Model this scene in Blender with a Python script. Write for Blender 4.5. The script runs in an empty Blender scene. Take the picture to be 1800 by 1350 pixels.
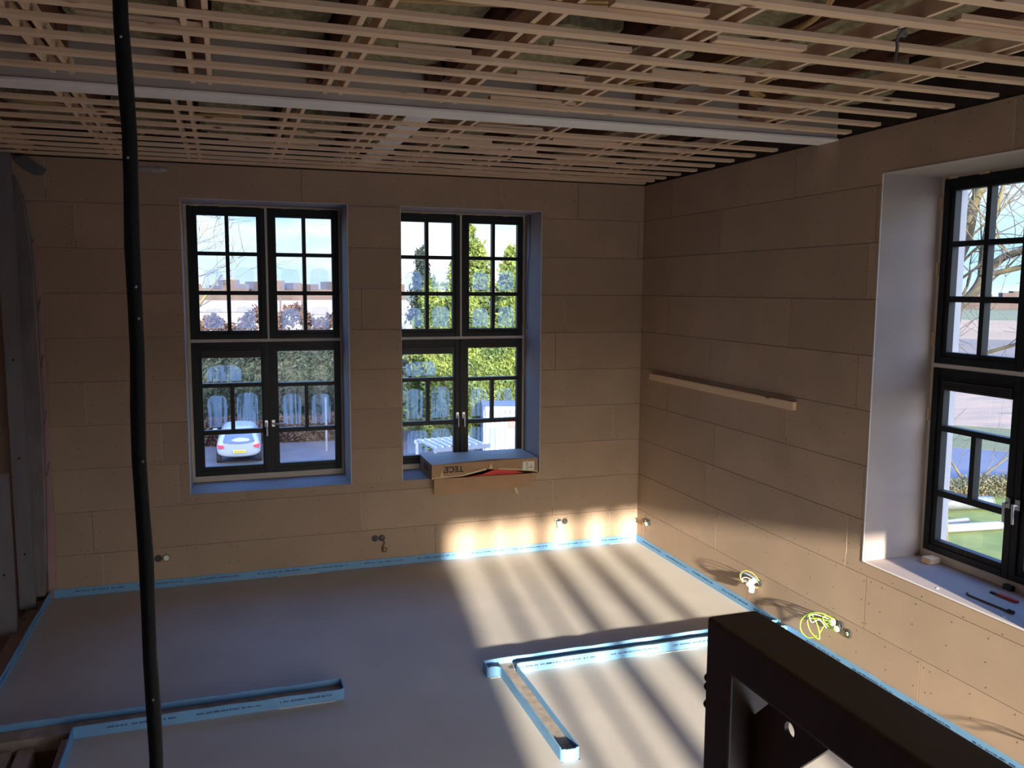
import bpy, bmesh, math, random
import numpy as np
from mathutils import Vector, Matrix
R = math.radians
sc = bpy.context.scene
col = sc.collection
random.seed(7)

# ------------------------------------------------------------------ camera
cam_d = bpy.data.cameras.new('camera'); cam = bpy.data.objects.new('camera', cam_d); col.objects.link(cam)
sc.camera = cam
CAM = Vector((-4.3593, -8.468, 2.8404))
yaw, pit, rol = 0.3246, -0.1110, 0.0058
F = Vector((math.sin(yaw)*math.cos(pit), math.cos(yaw)*math.cos(pit), math.sin(pit)))
Rt = F.cross(Vector((0, 0, 1))).normalized(); Up = Rt.cross(F)
R2 = Rt*math.cos(rol) + Up*math.sin(rol); U2 = -Rt*math.sin(rol) + Up*math.cos(rol)
m = Matrix((R2, U2, -F)).transposed().to_4x4(); m.translation = CAM
cam.matrix_world = m
cam_d.sensor_fit = 'HORIZONTAL'; cam_d.sensor_width = 36.0; cam_d.lens = 36.0*1491.3/1800.0
cam_d.clip_start = 0.02; cam_d.clip_end = 2000

# ------------------------------------------------------------------ world
SKY_STRENGTH, HIGH_SKY, SUN_SIDE = 0.60, 3.3, 10.0
W = bpy.data.worlds.new('world'); sc.world = W; W.use_nodes = True
nt = W.node_tree; N = nt.nodes; L = nt.links; N.clear()
out = N.new('ShaderNodeOutputWorld'); bg = N.new('ShaderNodeBackground'); bg.inputs['Strength'].default_value = SKY_STRENGTH
tc = N.new('ShaderNodeTexCoord'); sep = N.new('ShaderNodeSeparateXYZ'); L.new(tc.outputs['Generated'], sep.inputs[0])
ramp = N.new('ShaderNodeValToRGB'); L.new(sep.outputs['Z'], ramp.inputs[0])
e = ramp.color_ramp.elements
e[0].position = 0.0; e[0].color = (0.62, 0.80, 1.0, 1)
e[1].position = 1.0; e[1].color = (0.10, 0.24, 0.70, 1)
for pos, c in ((0.05, (0.42, 0.76, 1.0, 1)), (0.16, (0.20, 0.52, 1.0, 1)), (0.4, (0.16, 0.38, 0.92, 1))):
    q = ramp.color_ramp.elements.new(pos); q.color = c
mp = N.new('ShaderNodeMapping'); mp.inputs['Scale'].default_value = (1.6, 1.6, 7.0); mp.inputs['Location'].default_value = (0.35, 0.2, 0.0)
L.new(tc.outputs['Generated'], mp.inputs[0])
nz = N.new('ShaderNodeTexNoise'); nz.inputs['Scale'].default_value = 1.7; nz.inputs['Detail'].default_value = 7; nz.inputs['Roughness'].default_value = 0.55
L.new(mp.outputs[0], nz.inputs['Vector'])
cr = N.new('ShaderNodeValToRGB'); cr.color_ramp.elements[0].position = 0.40; cr.color_ramp.elements[1].position = 0.60
L.new(nz.outputs['Fac'], cr.inputs[0])
cfade = N.new('ShaderNodeMapRange'); L.new(sep.outputs['Z'], cfade.inputs[0]); cfade.inputs[1].default_value = 0.16; cfade.inputs[2].default_value = 0.34; cfade.inputs[3].default_value = 1.0; cfade.inputs[4].default_value = 0.0
cm = N.new('ShaderNodeMath'); cm.operation = 'MULTIPLY'; L.new(cr.outputs[0], cm.inputs[0]); L.new(cfade.outputs[0], cm.inputs[1])
mix = N.new('ShaderNodeMix'); mix.data_type = 'RGBA'; L.new(cm.outputs[0], mix.inputs[0]); L.new(ramp.outputs[0], mix.inputs[6]); mix.inputs[7].default_value = (1.0, 1.0, 1.0, 1)
# the sky is brighter overhead and far brighter round the low sun
def mth(op, a, b=None, clamp=False):
    n_ = N.new('ShaderNodeMath'); n_.operation = op; n_.use_clamp = clamp
    for i, v in enumerate((a, b)):
        if v is None: continue
        if isinstance(v, (int, float)): n_.inputs[i].default_value = v
        else: L.new(v, n_.inputs[i])
    return n_.outputs[0]
hi_ = mth('MULTIPLY', mth('SUBTRACT', sep.outputs['Z'], 0.22), 2.8, True)
dt = N.new('ShaderNodeVectorMath'); dt.operation = 'DOT_PRODUCT'; L.new(tc.outputs['Generated'], dt.inputs[0]); dt.inputs[1].default_value = (-0.126, -0.972, 0.2)
glow = mth('POWER', mth('MAXIMUM', dt.outputs['Value'], 0.0), 3.0)
stren = mth('ADD', mth('ADD', mth('MULTIPLY', hi_, HIGH_SKY), mth('MULTIPLY', glow, SUN_SIDE)), 1.0)
L.new(mth('MULTIPLY', stren, SKY_STRENGTH), bg.inputs['Strength'])
mix2 = N.new('ShaderNodeMix'); mix2.data_type = 'RGBA'; L.new(glow, mix2.inputs[0]); L.new(mix.outputs[2], mix2.inputs[6]); mix2.inputs[7].default_value = (1.0, 0.90, 0.78, 1)
L.new(mix2.outputs[2], bg.inputs[0]); L.new(bg.outputs[0], out.inputs[0])

# ------------------------------------------------------------------ sun
SUN_AZ, SUN_EL = R(7.4), R(11.0)
sd = bpy.data.lights.new('sun', 'SUN'); sd.energy = 8.0; sd.angle = R(1.45); sd.color = (1.0, 0.88, 0.72)
sun = bpy.data.objects.new('sun', sd); col.objects.link(sun)
sdir = Vector((math.sin(SUN_AZ)*math.cos(SUN_EL), math.cos(SUN_AZ)*math.cos(SUN_EL), -math.sin(SUN_EL)))
sun.rotation_euler = sdir.to_track_quat('-Z', 'Y').to_euler()

# daylight portals in the window openings
def portal(name, loc, rot, sx, sz):
    d = bpy.data.lights.new(name, 'AREA'); d.shape = 'RECTANGLE'; d.size = sx; d.size_y = sz
    d.cycles.is_portal = True
    o = bpy.data.objects.new(name, d); col.objects.link(o); o.location = loc; o.rotation_euler = rot
portal('window_portal', (-3.97, 0.78, 2.27), (R(-90), 0, 0), 1.6, 2.9)
portal('window_portal', (-1.94, 0.78, 2.27), (R(-90), 0, 0), 1.6, 2.9)
portal('window_portal', (0.78, -4.33, 2.27), (R(-90), 0, R(-90)), 1.6, 2.9)
portal('window_portal', (0.78, -7.15, 2.27), (R(-90), 0, R(-90)), 1.6, 2.9)
portal('window_portal', (-1.9, -10.7, 1.25), (R(90), 0, 0), 3.6, 2.6)

# ------------------------------------------------------------------ exposure
sc.view_settings.view_transform = 'Standard'; sc.view_settings.look = 'None'
sc.view_settings.exposure = 1.18; sc.view_settings.gamma = 1.0
sc.view_settings.use_curve_mapping = False
sc.cycles.use_denoising = True
sc.cycles.max_bounces = 14; sc.cycles.diffuse_bounces = 8; sc.cycles.transparent_max_bounces = 24
sc.cycles.caustics_reflective = False; sc.cycles.caustics_refractive = False

# ------------------------------------------------------------------ materials
def mat(name, color, rough=0.7, metal=0.0, noise=0.0, nscale=8.0, stretch=(1, 1, 1), color2=None, bump=0.0, bscale=None, spec=0.5, detail=6.0, lo=0.35, hi=0.65):
    mt = bpy.data.materials.new(name); mt.use_nodes = True
    n = mt.node_tree.nodes; l = mt.node_tree.links; b = n['Principled BSDF']
    b.inputs['Base Color'].default_value = (*color, 1); b.inputs['Roughness'].default_value = rough
    b.inputs['Metallic'].default_value = metal; b.inputs['Specular IOR Level'].default_value = spec
    if color2 is None and noise: color2 = tuple(c*(1-noise) for c in color)
    if color2 is not None or bump:
        t = n.new('ShaderNodeTexCoord'); p = n.new('ShaderNodeMapping'); p.inputs['Scale'].default_value = stretch
        l.new(t.outputs['Object'], p.inputs[0])
        z = n.new('ShaderNodeTexNoise'); z.inputs['Scale'].default_value = nscale; z.inputs['Detail'].default_value = detail
        l.new(p.outputs[0], z.inputs['Vector'])
        if color2 is not None:
            r = n.new('ShaderNodeValToRGB'); r.color_ramp.elements[0].position = lo; r.color_ramp.elements[1].position = hi
            r.color_ramp.elements[0].color = (*color, 1); r.color_ramp.elements[1].color = (*color2, 1)
            l.new(z.outputs['Fac'], r.inputs[0]); l.new(r.outputs[0], b.inputs['Base Color'])
        if bump:
            z2 = z
            if bscale:
                z2 = n.new('ShaderNodeTexNoise'); z2.inputs['Scale'].default_value = bscale; z2.inputs['Detail'].default_value = 3
                l.new(p.outputs[0], z2.inputs['Vector'])
            bp = n.new('ShaderNodeBump'); bp.inputs['Strength'].default_value = bump; bp.inputs['Distance'].default_value = 0.01
            l.new(z2.outputs['Fac'], bp.inputs['Height']); l.new(bp.outputs[0], b.inputs['Normal'])
    return mt
def srgb(r, g, b):
    f = lambda c: (c/255/12.92) if c <= 10 else ((c/255+0.055)/1.055)**2.4
    return (f(r), f(g), f(b))

def wood(name, c1, c2, knot=(0.22, 0.10, 0.05), axis=0, rough=0.75):
    mt = bpy.data.materials.new(name); mt.use_nodes = True
    n = mt.node_tree.nodes; l = mt.node_tree.links; b = n['Principled BSDF']; b.inputs['Roughness'].default_value = rough
    b.inputs['Specular IOR Level'].default_value = 0.25
    t = n.new('ShaderNodeTexCoord'); p = n.new('ShaderNodeMapping')
    s = [40, 40, 40]; s[axis] = 1.6; p.inputs['Scale'].default_value = s
    l.new(t.outputs['Object'], p.inputs[0])
    z = n.new('ShaderNodeTexNoise'); z.inputs['Scale'].default_value = 1.0; z.inputs['Detail'].default_value = 5; z.inputs['Distortion'].default_value = 0.6
    l.new(p.outputs[0], z.inputs['Vector'])
    r = n.new('ShaderNodeValToRGB'); r.color_ramp.elements[0].position = 0.3; r.color_ramp.elements[1].position = 0.7
    r.color_ramp.elements[0].color = (*c1, 1); r.color_ramp.elements[1].color = (*c2, 1); l.new(z.outputs['Fac'], r.inputs[0])
    p2 = n.new('ShaderNodeMapping'); s2 = [9, 9, 9]; s2[axis] = 3.2; p2.inputs['Scale'].default_value = s2; l.new(t.outputs['Object'], p2.inputs[0])
    v = n.new('ShaderNodeTexVoronoi'); v.inputs['Scale'].default_value = 1.0; l.new(p2.outputs[0], v.inputs['Vector'])
    r2 = n.new('ShaderNodeValToRGB'); r2.color_ramp.elements[0].position = 0.07; r2.color_ramp.elements[1].position = 0.15
    r2.color_ramp.elements[0].color = (1, 1, 1, 1); r2.color_ramp.elements[1].color = (0, 0, 0, 1); l.new(v.outputs['Distance'], r2.inputs[0])
    mx = n.new('ShaderNodeMix'); mx.data_type = 'RGBA'; l.new(r2.outputs[0], mx.inputs[0]); l.new(r.outputs[0], mx.inputs[6]); mx.inputs[7].default_value = (*knot, 1)
    l.new(mx.outputs[2], b.inputs['Base Color'])
    return mt

M = {}
M['board_a'] = mat('gypsum_board_a', (0.430, 0.326, 0.240), 0.82, noise=0.10, nscale=1.6, bump=0.12, bscale=260, spec=0.2)
M['board_b'] = mat('gypsum_board_b', (0.412, 0.311, 0.228), 0.82, noise=0.10, nscale=1.2, bump=0.12, bscale=260, spec=0.2)
M['board_c'] = mat('gypsum_board_c', (0.448, 0.338, 0.248), 0.82, noise=0.12, nscale=2.1, bump=0.12, bscale=260, spec=0.2)
M['joint'] = mat('joint_dust', (0.50, 0.41, 0.33), 0.9)
M['board_core'] = mat('board_joint', (0.10, 0.07, 0.05), 0.95)
M['reveal'] = mat('reveal_board', (0.41, 0.35, 0.32), 0.75, noise=0.08, nscale=3, spec=0.25)
M['screw'] = mat('screw', (0.055, 0.045, 0.04), 0.5, 0.5)
M['bead'] = mat('corner_bead', (0.72, 0.70, 0.68), 0.5)
M['screed'] = mat('screed', (0.58, 0.55, 0.50), 0.62, noise=0.13, nscale=1.3, bump=0.04, bscale=40, spec=0.35)
M['subfloor'] = mat('subfloor', (0.42, 0.36, 0.30), 0.9, noise=0.3, nscale=14)
M['tape'] = mat('edge_strip_foam', (0.16, 0.37, 0.63), 0.6, noise=0.10, nscale=6)
M['tape_print'] = mat('edge_strip_print', (0.02, 0.05, 0.16), 0.7)
M['plaster'] = mat('plaster_residue', (0.72, 0.69, 0.64), 0.9)
M['batten'] = wood('batten_wood', (0.82, 0.64, 0.45), (0.70, 0.51, 0.34), axis=0)
M['batten_y'] = wood('counter_batten_wood', (0.82, 0.64, 0.45), (0.68, 0.49, 0.33), axis=1)
M['batten_wall'] = wood('pale_batten_wood', (0.80, 0.62, 0.42), (0.70, 0.50, 0.32), axis=1)
M['joist'] = wood('old_joist_wood', (0.23, 0.115, 0.075), (0.14, 0.065, 0.045), axis=1, knot=(0.04, 0.02, 0.012))
M['deck_and_shade'] = mat('roof_deck_and_shade', (0.05, 0.035, 0.025), 0.95, noise=0.5, nscale=5)  # also colours the painted shade above the wall boards
M['wool'] = mat('mineral_wool', (0.42, 0.38, 0.24), 1.0, color2=(0.27, 0.24, 0.15), nscale=22, bump=0.8, spec=0.05)
M['foil_silver'] = mat('silver_foil', (0.45, 0.46, 0.48), 0.35, 0.8, bump=0.6, bscale=25)
M['beam_white'] = mat('beam_white', (0.86, 0.85, 0.81), 0.8, noise=0.05, nscale=4, bump=0.25, bscale=90)
M['beam_grey'] = mat('beam_grey', (0.52, 0.48, 0.44), 0.85, noise=0.15, nscale=3)
M['hose'] = mat('tan_conduit', (0.55, 0.38, 0.17), 0.6)
M['frame'] = mat('window_black', (0.007, 0.009, 0.011), 0.45, spec=0.3)
M['subframe'] = mat('subframe_cream', (0.62, 0.56, 0.47), 0.7)
M['strip'] = mat('gasket_white', (0.62, 0.61, 0.58), 0.6)
M['shim'] = mat('shim_wood', (0.62, 0.47, 0.30), 0.8)
M['chrome'] = mat('handle_metal', (0.80, 0.79, 0.77), 0.28, 0.9)
M['ext_white'] = mat('exterior_white', (0.40, 0.41, 0.44), 0.7)
M['vent'] = mat('vent_grey', (0.05, 0.05, 0.05), 0.5)
M['stud'] = mat('galvanised_steel', (0.25, 0.245, 0.27), 0.45, 0.45, noise=0.18, nscale=2, stretch=(4, 4, 0.7))
M['pink'] = mat('pink_insulation_facing', (0.42, 0.26, 0.27), 0.7, noise=0.15, nscale=5)
M['ink'] = mat('ink', (0.03, 0.02, 0.03), 0.8)
M['blanket'] = mat('grey_foil', (0.24, 0.215, 0.22), 0.55, 0.25, noise=0.3, nscale=3, stretch=(3, 3, 0.8), bump=0.5, bscale=12)
M['steel'] = mat('black_steel', (0.062, 0.043, 0.031), 0.34, 0.0, noise=0.35, nscale=9, bump=0.05, bscale=30, spec=0.55)
M['weld'] = mat('weld_bead', (0.02, 0.02, 0.02), 0.5, 0.6)
M['rope'] = mat('black_hose', (0.010, 0.012, 0.014), 0.55, bump=0.15, bscale=120, spec=0.15)
M['lint'] = mat('plaster_speck', (0.35, 0.36, 0.34), 0.9)
M['cardboard'] = mat('cardboard', (0.47, 0.30, 0.18), 0.85, noise=0.12, nscale=5, spec=0.15)
M['cardboard_top'] = mat('cardboard_pale', (0.52, 0.42, 0.33), 0.6, noise=0.08, nscale=5)
M['packing_tape'] = mat('packing_tape', (0.66, 0.55, 0.30), 0.35, noise=0.1)
M['red'] = mat('red_print', (0.75, 0.06, 0.05), 0.6)
M['label'] = mat('white_label', (0.78, 0.78, 0.76), 0.6)
M['black'] = mat('black_plastic', (0.012, 0.012, 0.014), 0.5)
M['rust'] = mat('dark_rod', (0.09, 0.06, 0.045), 0.55, 0.5)
M['knife_red'] = mat('red_plastic', (0.45, 0.05, 0.035), 0.45)
M['wire_green'] = mat('wire_green', (0.40, 0.85, 0.07), 0.45)
M['wire_white'] = mat('wire_white', (0.85, 0.85, 0.80), 0.5)
M['wire_blue'] = mat('wire_blue', (0.10, 0.30, 0.75), 0.5)
M['wire_yellow'] = mat('wire_yellow', (0.78, 0.62, 0.08), 0.5)
M['wire_brown'] = mat('wire_brown', (0.13, 0.06, 0.03), 0.5)
M['putty'] = mat('pale_green_cap', (0.68, 0.80, 0.62), 0.55)
M['box_grey'] = mat('box_grey', (0.10, 0.11, 0.11), 0.6)
M['lath_dark'] = wood('hatch_timber', (0.24, 0.15, 0.09), (0.15, 0.09, 0.055), axis=1)
M['timber_pale'] = wood('pale_timber', (0.46, 0.38, 0.31), (0.36, 0.29, 0.23), axis=1)
# exterior
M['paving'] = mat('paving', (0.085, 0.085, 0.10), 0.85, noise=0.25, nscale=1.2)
M['bounce_pale'] = mat('pale_bounce_ground', (0.50, 0.45, 0.38), 0.95, noise=0.2, nscale=3)  # pale tone of the added bounce ground
M['grass'] = mat('grass', (0.075, 0.10, 0.014), 0.9, color2=(0.12, 0.14, 0.022), nscale=1.3)
M['bank'] = mat('bank_grass', (0.07, 0.08, 0.028), 0.9, color2=(0.10, 0.10, 0.04), nscale=0.5)
M['road'] = mat('road', (0.075, 0.085, 0.115), 0.8, noise=0.3, nscale=0.35)
M['sand'] = mat('sandy_soil', (0.25, 0.17, 0.105), 0.95, color2=(0.17, 0.125, 0.09), nscale=0.25, stretch=(1, 3, 1))
M['plough'] = mat('ploughed_soil', (0.13, 0.10, 0.075), 0.95, noise=0.3, nscale=0.05)
M['tanfield'] = mat('tan_field', (0.24, 0.16, 0.09), 0.95, noise=0.2, nscale=0.03)
M['greenfield'] = mat('green_field', (0.095, 0.105, 0.042), 0.95, noise=0.2, nscale=0.02)
M['farwood'] = mat('far_woodland', (0.075, 0.055, 0.05), 1.0, noise=0.3, nscale=0.2)
M['leaf_conifer'] = mat('conifer_leaf', (0.115, 0.150, 0.030), 0.7, color2=(0.042, 0.072, 0.026), nscale=1.1, spec=0.2)
M['leaf_dark'] = mat('evergreen_leaf', (0.014, 0.024, 0.022), 0.7, color2=(0.028, 0.038, 0.030), nscale=1.6, spec=0.2)
M['leaf_beech'] = mat('beech_leaf', (0.075, 0.045, 0.036), 0.8, color2=(0.05, 0.034, 0.03), nscale=1.0, spec=0.15)
M['leaf_low'] = mat('low_plant_leaf', (0.06, 0.065, 0.03), 0.8, color2=(0.10, 0.085, 0.045), nscale=2.0)
M['bark'] = mat('lichen_bark', (0.06, 0.052, 0.042), 0.95, color2=(0.115, 0.10, 0.045), nscale=2.5)
M['bark_dark'] = mat('grey_bark', (0.08, 0.065, 0.055), 0.95, noise=0.4, nscale=2.5)
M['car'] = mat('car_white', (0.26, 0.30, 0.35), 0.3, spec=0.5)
M['car_glass'] = mat('car_glass', (0.06, 0.09, 0.15), 0.15, spec=0.8)
M['tail'] = mat('tail_light', (0.55, 0.05, 0.08), 0.3)
M['plate'] = mat('yellow_plate', (0.85, 0.55, 0.05), 0.5)
M['tyre'] = mat('tyre', (0.02, 0.02, 0.02), 0.8)
M['shade_blue'] = mat('container_shade', (0.10, 0.13, 0.20), 0.6)  # shade of the white container put into the colour
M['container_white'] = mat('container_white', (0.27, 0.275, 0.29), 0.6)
M['house'] = mat('house_wall', (0.19, 0.19, 0.195), 0.8)
M['house_roof'] = mat('house_roof', (0.20, 0.16, 0.16), 0.8)
M['pipe'] = mat('pale_pipe', (0.15, 0.16, 0.18), 0.5)
M['pipe_dark'] = mat('grey_drum', (0.11, 0.13, 0.13), 0.5, noise=0.4, nscale=3)
M['orange'] = mat('orange_plastic', (0.8, 0.25, 0.05), 0.5)

def glass_mat():
    mt = bpy.data.materials.new('window_glass'); mt.use_nodes = True
    n = mt.node_tree.nodes; l = mt.node_tree.links; n.clear()
    o = n.new('ShaderNodeOutputMaterial'); t = n.new('ShaderNodeBsdfTransparent'); g = n.new('ShaderNodeBsdfGlossy'); mx = n.new('ShaderNodeMixShader')
    t.inputs[0].default_value = (0.93, 0.96, 0.97, 1); g.inputs['Roughness'].default_value = 0.02
    fr = n.new('ShaderNodeFresnel'); fr.inputs[0].default_value = 1.4
    l.new(fr.outputs[0], mx.inputs[0]); l.new(t.outputs[0], mx.inputs[1]); l.new(g.outputs[0], mx.inputs[2]); l.new(mx.outputs[0], o.inputs[0])
    return mt
M['glass'] = glass_mat()
def fog_mat(name, base, streak):
    mt = bpy.data.materials.new(name); mt.use_nodes = True
    n = mt.node_tree.nodes; l = mt.node_tree.links; n.clear()
    o = n.new('ShaderNodeOutputMaterial'); t = n.new('ShaderNodeBsdfTransparent'); d = n.new('ShaderNodeBsdfTranslucent'); d.inputs[0].default_value = (0.80, 0.82, 0.82, 1)
    mx = n.new('ShaderNodeMixShader'); tc = n.new('ShaderNodeTexCoord'); mp = n.new('ShaderNodeMapping'); mp.inputs['Scale'].default_value = (38, 1, 1.6)
    l.new(tc.outputs['Object'], mp.inputs[0]); z = n.new('ShaderNodeTexNoise'); z.inputs['Scale'].default_value = 1.0; z.inputs['Detail'].default_value = 3
    l.new(mp.outputs[0], z.inputs['Vector'])
    r = n.new('ShaderNodeValToRGB'); r.color_ramp.elements[0].position = 0.38; r.color_ramp.elements[1].position = 0.5
    r.color_ramp.elements[0].color = (base-streak,)*3+(1,); r.color_ramp.elements[1].color = (base,)*3+(1,)
    l.new(z.outputs['Fac'], r.inputs[0]); l.new(r.outputs[0], mx.inputs[0]); l.new(t.outputs[0], mx.inputs[1]); l.new(d.outputs[0], mx.inputs[2]); l.new(mx.outputs[0], o.inputs[0])
    return mt
M['fog'] = fog_mat('condensation', 0.30, 0.04)
M['fog_drip'] = fog_mat('condensation_drips', 0.34, 0.28)

# ------------------------------------------------------------------ mesh helpers
class MB:
    def __init__(s): s.v = []; s.f = []; s.mi = []; s.mats = []
    def mid(s, k):
        if k not in s.mats: s.mats.append(k)
        return s.mats.index(k)
    def face(s, pts, k):
        b = len(s.v); s.v.extend([tuple(p) for p in pts]); s.f.append(tuple(range(b, b+len(pts)))); s.mi.append(s.mid(k))
    def box(s, x0, x1, y0, y1, z0, z1, k):
        b = len(s.v)
        s.v += [(x0, y0, z0), (x1, y0, z0), (x1, y1, z0), (x0, y1, z0), (x0, y0, z1), (x1, y0, z1), (x1, y1, z1), (x0, y1, z1)]
        for f in ((0, 3, 2, 1), (4, 5, 6, 7), (0, 1, 5, 4), (1, 2, 6, 5), (2, 3, 7, 6), (3, 0, 4, 7)):
            s.f.append(tuple(b+i for i in f)); s.mi.append(s.mid(k))
        return s
    def prism(s, poly, axis, a0, a1, k):
        # poly: list of 2d points in the two other axes (in xyz order)
        def P(p, a):
            q = list(p); q.insert(axis, a); return tuple(q)
        n = len(poly); b = len(s.v)
        s.v += [P(p, a0) for p in poly] + [P(p, a1) for p in poly]
        s.f.append(tuple(b+i for i in range(n))); s.mi.append(s.mid(k))
        s.f.append(tuple(b+n+i for i in reversed(range(n)))); s.mi.append(s.mid(k))
        for i in range(n):
            j = (i+1) % n; s.f.append((b+i, b+n+i, b+n+j, b+j)); s.mi.append(s.mid(k))
        return s
    def tube(s, pts, r, k, seg=8, cap=True):
        pts = [Vector(p) for p in pts]; rr = r if isinstance(r, (list, tuple)) else [r]*len(pts)
        rings = []; prev = None
        for i, p in enumerate(pts):
            d = (pts[min(i+1, len(pts)-1)] - pts[max(i-1, 0)]).normalized()
            if prev is None:
                a = Vector((0, 0, 1)) if abs(d.z) < 0.9 else Vector((1, 0, 0)); u = d.cross(a).normalized()
            else:
                u = (prev - d*prev.dot(d)).normalized()
            prev = u; w = d.cross(u); b = len(s.v)
            for j in range(seg):
                t = 2*math.pi*j/seg; q = p + (u*math.cos(t)+w*math.sin(t))*rr[i]; s.v.append(tuple(q))
            rings.append(b)
        for a, b in zip(rings, rings[1:]):
            for j in range(seg):
                s.f.append((a+j, a+(j+1) % seg, b+(j+1) % seg, b+j)); s.mi.append(s.mid(k))
        if cap:
            s.f.append(tuple(rings[0]+j for j in reversed(range(seg)))); s.mi.append(s.mid(k))
            s.f.append(tuple(rings[-1]+j for j in range(seg))); s.mi.append(s.mid(k))
        return s
    def disc(s, c, n, r, k, h=0.0, seg=12):
        n = Vector(n).normalized(); s.tube([Vector(c), Vector(c)+n*max(h, 0.0005)], r, k, seg); return s
    def build(s, name, parent=None, smooth=False, bevel=0.0, bseg=2, fix=True):
        me = bpy.data.meshes.new(name); me.from_pydata(s.v, [], s.f)
        for k in s.mats: me.materials.append(M[k])
        me.polygons.foreach_set('material_index', s.mi)
        if smooth: me.polygons.foreach_set('use_smooth', [True]*len(me.polygons))
        if fix:
            bm = bmesh.new(); bm.from_mesh(me); bmesh.ops.recalc_face_normals(bm, faces=bm.faces); bm.to_mesh(me); bm.free()
        me.update()
        o = bpy.data.objects.new(name, me); col.objects.link(o)
        if parent is not None: o.parent = parent
        if bevel:
            b = o.modifiers.new('bevel', 'BEVEL'); b.width = bevel; b.segments = bseg; b.limit_method = 'ANGLE'; b.angle_limit = R(40)
        return o
def tag(o, label=None, cat=None, group=None, kind=None):
    if label: o['label'] = label
    if cat: o['category'] = cat
    if group: o['group'] = group
    if kind: o['kind'] = kind
    return o
def thing(name, label, cat, loc=(0, 0, 0), rz=0.0, group=None, kind=None):
    o = bpy.data.objects.new(name, None); col.objects.link(o); o.location = loc; o.rotation_euler = (0, 0, rz); o.empty_display_size = 0.1
    return tag(o, label, cat, group, kind)
def rects_minus(rect, holes):
    out = [rect]
    for h in holes:
        nxt = []
        for (a0, a1, b0, b1) in out:
            x0, x1, y0, y1 = max(a0, h[0]), min(a1, h[1]), max(b0, h[2]), min(b1, h[3])
            if x0 >= x1-1e-6 or y0 >= y1-1e-6: nxt.append((a0, a1, b0, b1)); continue
            if a0 < x0: nxt.append((a0, x0, b0, b1))
            if x1 < a1: nxt.append((x1, a1, b0, b1))
            if b0 < y0: nxt.append((x0, x1, b0, y0))
            if y1 < b1: nxt.append((x0, x1, y1, b1))
        out = nxt
    return out
def jit(a): return random.uniform(-a, a)

# ------------------------------------------------------------------ dimensions
H = 3.98                                   # underside of the ceiling battens
XL, YF = -6.35, -10.3                      # left limit, wall behind the camera
ZS, ZH = 0.88, 3.655                       # window sill and head
WIN_B = [(-4.73, -3.212), (-2.689, -1.190)]  # openings in the back wall (x)
WIN_R = [(-5.095, -3.577), (-7.95, -6.43)]   # openings in the right wall (y)
FRY = 0.53                                 # depth of the window frame face behind the wall face
ORD = ['first', 'second', 'third', 'fourth', 'fifth', 'sixth', 'seventh', 'eighth', 'ninth', 'tenth', 'eleventh', 'twelfth', 'thirteenth', 'fourteenth', 'fifteenth', 'sixteenth', 'seventeenth', 'eighteenth', 'nineteenth', 'twentieth', 'twenty-first', 'twenty-second']

# ------------------------------------------------------------------ boarded walls
def boarded(rng, u0, u1, holes, zones, joint_shift, put, seams0=0.395):
    """rows of 0.4 m boards; put(mb, u0,u1,z0,z1,d0,d1,k) writes a box; zones: (u0,u1,z0,z1,shift)"""
    mb = MB(); sm = MB()
    g = 0.0022
    def row_set(a0, a1, zlo, zhi, shift, key):
        zs = [seams0 + shift + 0.4*k for k in range(-1, 10)]
        for k in range(len(zs)-1):
            z0, z1 = max(zs[k], zlo), min(zs[k+1], zhi)
            if z1-z0 < 0.02: continue
            r = random.Random(rng*100+k*7+key)
            j = a0 - r.uniform(0.2, 1.9)
            while j < a1:
                b0, b1 = max(j, a0), min(j+2.0, a1); j += 2.0
                if b1-b0 < 0.02: continue
                tone = r.choice(['board_a', 'board_b', 'board_c']); d = r.uniform(0, 0.0012)
                for (c0, c1, e0, e1) in rects_minus((b0, b1, z0, z1), holes):
                    gg = lambda v, lim: g if (abs(v-lim) < 1e-4 and abs(v-a0) > 1e-4 and abs(v-a1) > 1e-4 and abs(v-zlo) > 1e-4 and abs(v-zhi) > 1e-4) else 0.0
                    put(mb, c0+gg(c0, b0), c1-gg(c1, b1), e0+gg(e0, z0), e1-gg(e1, z1), d, 0.0125, tone)
                # a faint pale dust line down some butt joints
                if b0 > a0+0.02 and r.random() < 0.35:
                    if all(not (h[0]-0.02 < b0 < h[1]+0.02 and h[2] < (z0+z1)/2 < h[3]) for h in holes):
                        put(mb, b0-0.0025, b0+0.0025, z0+r.uniform(0.02, 0.12), z1-0.01, d-0.0004, d+0.002, 'joint')
                # screws: three rows, and pairs at the board ends
                us = []; uu = b0+0.035
                while uu < b1-0.05: us.append(uu); uu += 0.30+r.uniform(-0.03, 0.03)
                us.append(b1-0.035)
                for uu in us:
                    for zz in (z0+0.035, (z0+z1)/2, z1-0.035):
                        if z1-z0 < 0.2 and zz == (z0+z1)/2: continue
                        a, b = uu+r.uniform(-0.02, 0.02), zz+r.uniform(-0.02, 0.012)
                        if any(h[0]-0.01 < a < h[1]+0.01 and h[2]-0.01 < b < h[3]+0.01 for h in holes): continue
                        s_ = 0.0036
                        put(sm, a-s_, a+s_, b-s_, b+s_, d-0.0006, d+0.002, 'screw')
    for i, (a0, a1, zlo, zhi, sh) in enumerate(zones): row_set(a0, a1, zlo, zhi, sh, i*31)
    return mb, sm

def put_back(mb, u0, u1, z0, z1, d0, d1, k): mb.box(u0, u1, d0, d1, z0, z1, k)
def put_right(mb, u0, u1, z0, z1, d0, d1, k): mb.box(d0, d1, u0, u1, z0, z1, k)

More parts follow.
